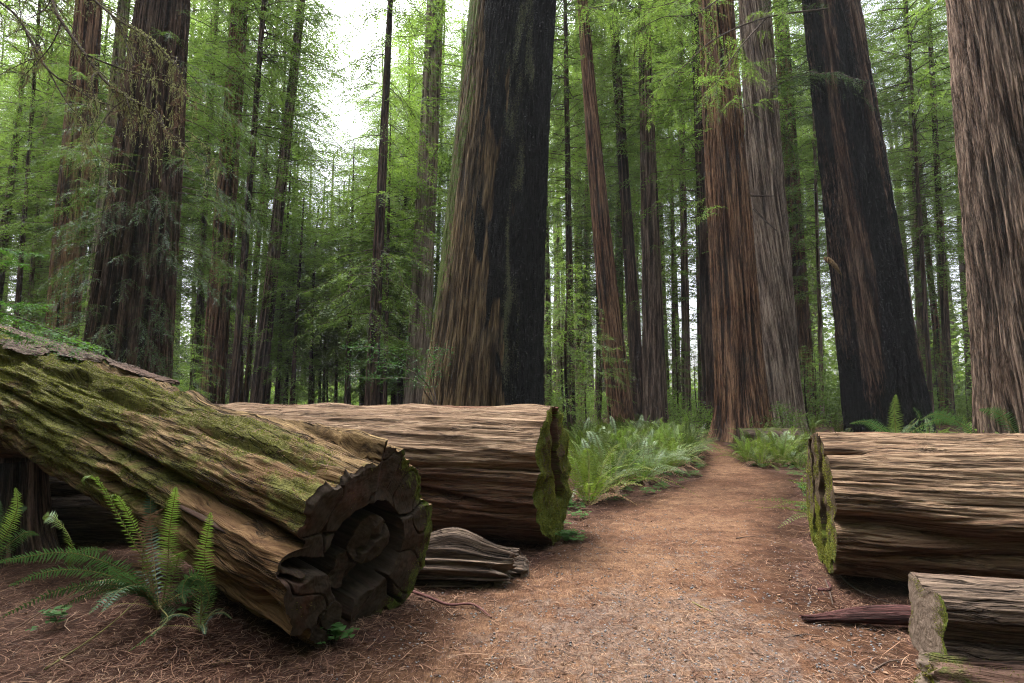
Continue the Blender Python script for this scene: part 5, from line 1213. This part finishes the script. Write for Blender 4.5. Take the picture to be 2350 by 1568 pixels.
limbs = [([(-330, -120, 6.2), (-60, -110, 5.8), (90, -40, 5.4), (135, 40, 5.1), (195, 125, 4.9), (250, 195, 4.8), (330, 245, 4.7)], .022, .55, 1.0),
         ([(195, 125, 4.9), (270, 155, 4.8), (350, 180, 4.7), (420, 205, 4.7)], .010, .4, .9),
         ([(-330, -160, 6.2), (60, -130, 5.6), (180, -30, 5.2), (270, 45, 5.0), (345, 90, 4.9), (400, 150, 4.8)], .016, .5, .9),
         ([(-330, -60, 6.2), (-100, -40, 5.9), (20, 20, 5.6), (70, 90, 5.4), (110, 160, 5.2), (190, 215, 5.1), (240, 240, 5.0)], .016, .45, .5),
         ([(270, 45, 5.0), (310, 140, 4.9), (380, 175, 4.8), (470, 235, 4.8)], .006, .35, .4),
         ([(110, 160, 5.2), (150, 230, 5.1), (205, 300, 5.0), (240, 380, 5.0)], .007, .45, .8),
         ([(250, 195, 4.8), (300, 250, 4.8), (360, 262, 4.8), (430, 300, 4.8), (480, 345, 4.8)], .005, .3, .5)]
for pts, r, ln, ms in limbs:
    mb = MB(); grow(mb, bez([at(*p) for p in pts], 26), r, 2, ln, ms); mb.build('branch', M['twig'], tl, loc=tl.location)
Lc.build('lichen', M['lichen'], tl, False, loc=tl.location); Nd.build('dead_needles', M['leaf_dead'], tl, False, loc=tl.location)

# near redwood sprays at the left edge above the log
ob = at(-230, 915, 5.4) * [1, 1, 0]
ts = thing('redwood_sapling', ob, 'young redwood just off the left edge, its flat bright sprays hanging over the mossy log', 'sapling')
trunk_mesh('stem', 4.2, .05, .015, ts, M['bark_dark'], 60, 16, .2, .006, 5, 3)
mb = MB()
for pts, sp_ in [([(-230, 640, 5.4), (-80, 690, 5.1), (0, 715, 4.9), (90, 745, 4.7), (160, 775, 4.6), (222, 800, 4.5)], .55), ([(-230, 640, 5.4), (-100, 680, 5.2), (-20, 690, 5.0), (50, 700, 4.9), (100, 700, 4.8)], .5),
            ([(-230, 660, 5.4), (-100, 720, 5.1), (-20, 750, 4.8), (60, 778, 4.7)], .5), ([(-230, 540, 5.4), (-100, 560, 5.2), (0, 570, 5.0), (95, 585, 4.8)], .35), ([(-230, 580, 5.4), (-100, 600, 5.2), (0, 600, 5.0), (50, 605, 4.9)], .35),
            ([(-230, 700, 5.4), (-120, 735, 5.2), (-50, 760, 5.0)], .5)]:
    bough(mb, None, 0, 1, 0, 0, .40, rs, 1.3, .004, pts=[at(*p) for p in pts], spread=sp_, t0=.3)
mb.build('sprays', [M['leaf_near'], M['twig']], ts, False, loc=ts.location)

# overhanging bright sprays, upper middle
ob = at(1400, 915, 15.5) * [1, 1, 0]
for (bx, Y_, pl, lab, mt_) in [
    ((1990, 24), None, [([(1900, 20, 17), (1760, 40, 16), (1640, 90, 15), (1560, 160, 14.5), (1500, 190, 14)], 1.), ([(1900, -60, 17), (1720, -40, 16), (1600, 30, 15), (1520, 40, 14), (1450, 80, 14)], 1.), ([(1760, 40, 16), (1690, 120, 15.5), (1640, 200, 15)], .8), ([(1720, -40, 16), (1500, -30, 15), (1400, 10, 14.5), (1340, 20, 14)], .9), ([(1640, -40, 15.5), (1560, 0, 15), (1490, 20, 14.6)], .9)],
     'bright green redwood bough swinging down before the flared redwood, high up', 'leaf_mid')]:
    o0 = at(*pl[0][0][0]); mb = MB()
    for pts, s_ in pl:
        Pm = bez([at(*p) for p in pts], 24); V, f = tube(Pm, np.linspace(.03, .006, 24), 5, False); mb.add(V, f, 1, tint=.5)
        for q in range(15):
            j = rs.randint(5, 24)
            bough(mb, Pm[j], rs.uniform(0, 6.28), rs.uniform(.5, 1.5), math.radians(rs.uniform(-35, 10)), rs.uniform(.2, .6), .62, rs, 1.0, .007, spread=.8)
    tag(mb.build('hanging_bough', [M[mt_], M['twig']], None, False, loc=tuple(o0)), lab, 'bough')
print('objects', len(C.objects))

# ------------------------------------------------------------------ thin forest haze
hm = bpy.data.materials.new('haze'); hm.use_nodes = True
for n_ in list(hm.node_tree.nodes): hm.node_tree.nodes.remove(n_)
ho = hm.node_tree.nodes.new('ShaderNodeOutputMaterial'); pv = hm.node_tree.nodes.new('ShaderNodeVolumePrincipled')
pv.inputs['Color'].default_value = (.93, .96, 1, 1); pv.inputs['Density'].default_value = HAZE
hm.node_tree.links.new(pv.outputs[0], ho.inputs['Volume'])
bx_ = np.array([[x, y, z] for x in (-410, 410) for y in (-70, 430) for z in (-2.0, 75)], float)
hz_o = link_mesh('haze', bx_, [(np.array([[0,1,3,2],[4,6,7,5],[0,4,5,1],[2,3,7,6],[0,2,6,4],[1,5,7,3]]), 0)], hm, smooth=False); hz_o['kind'] = 'stuff'
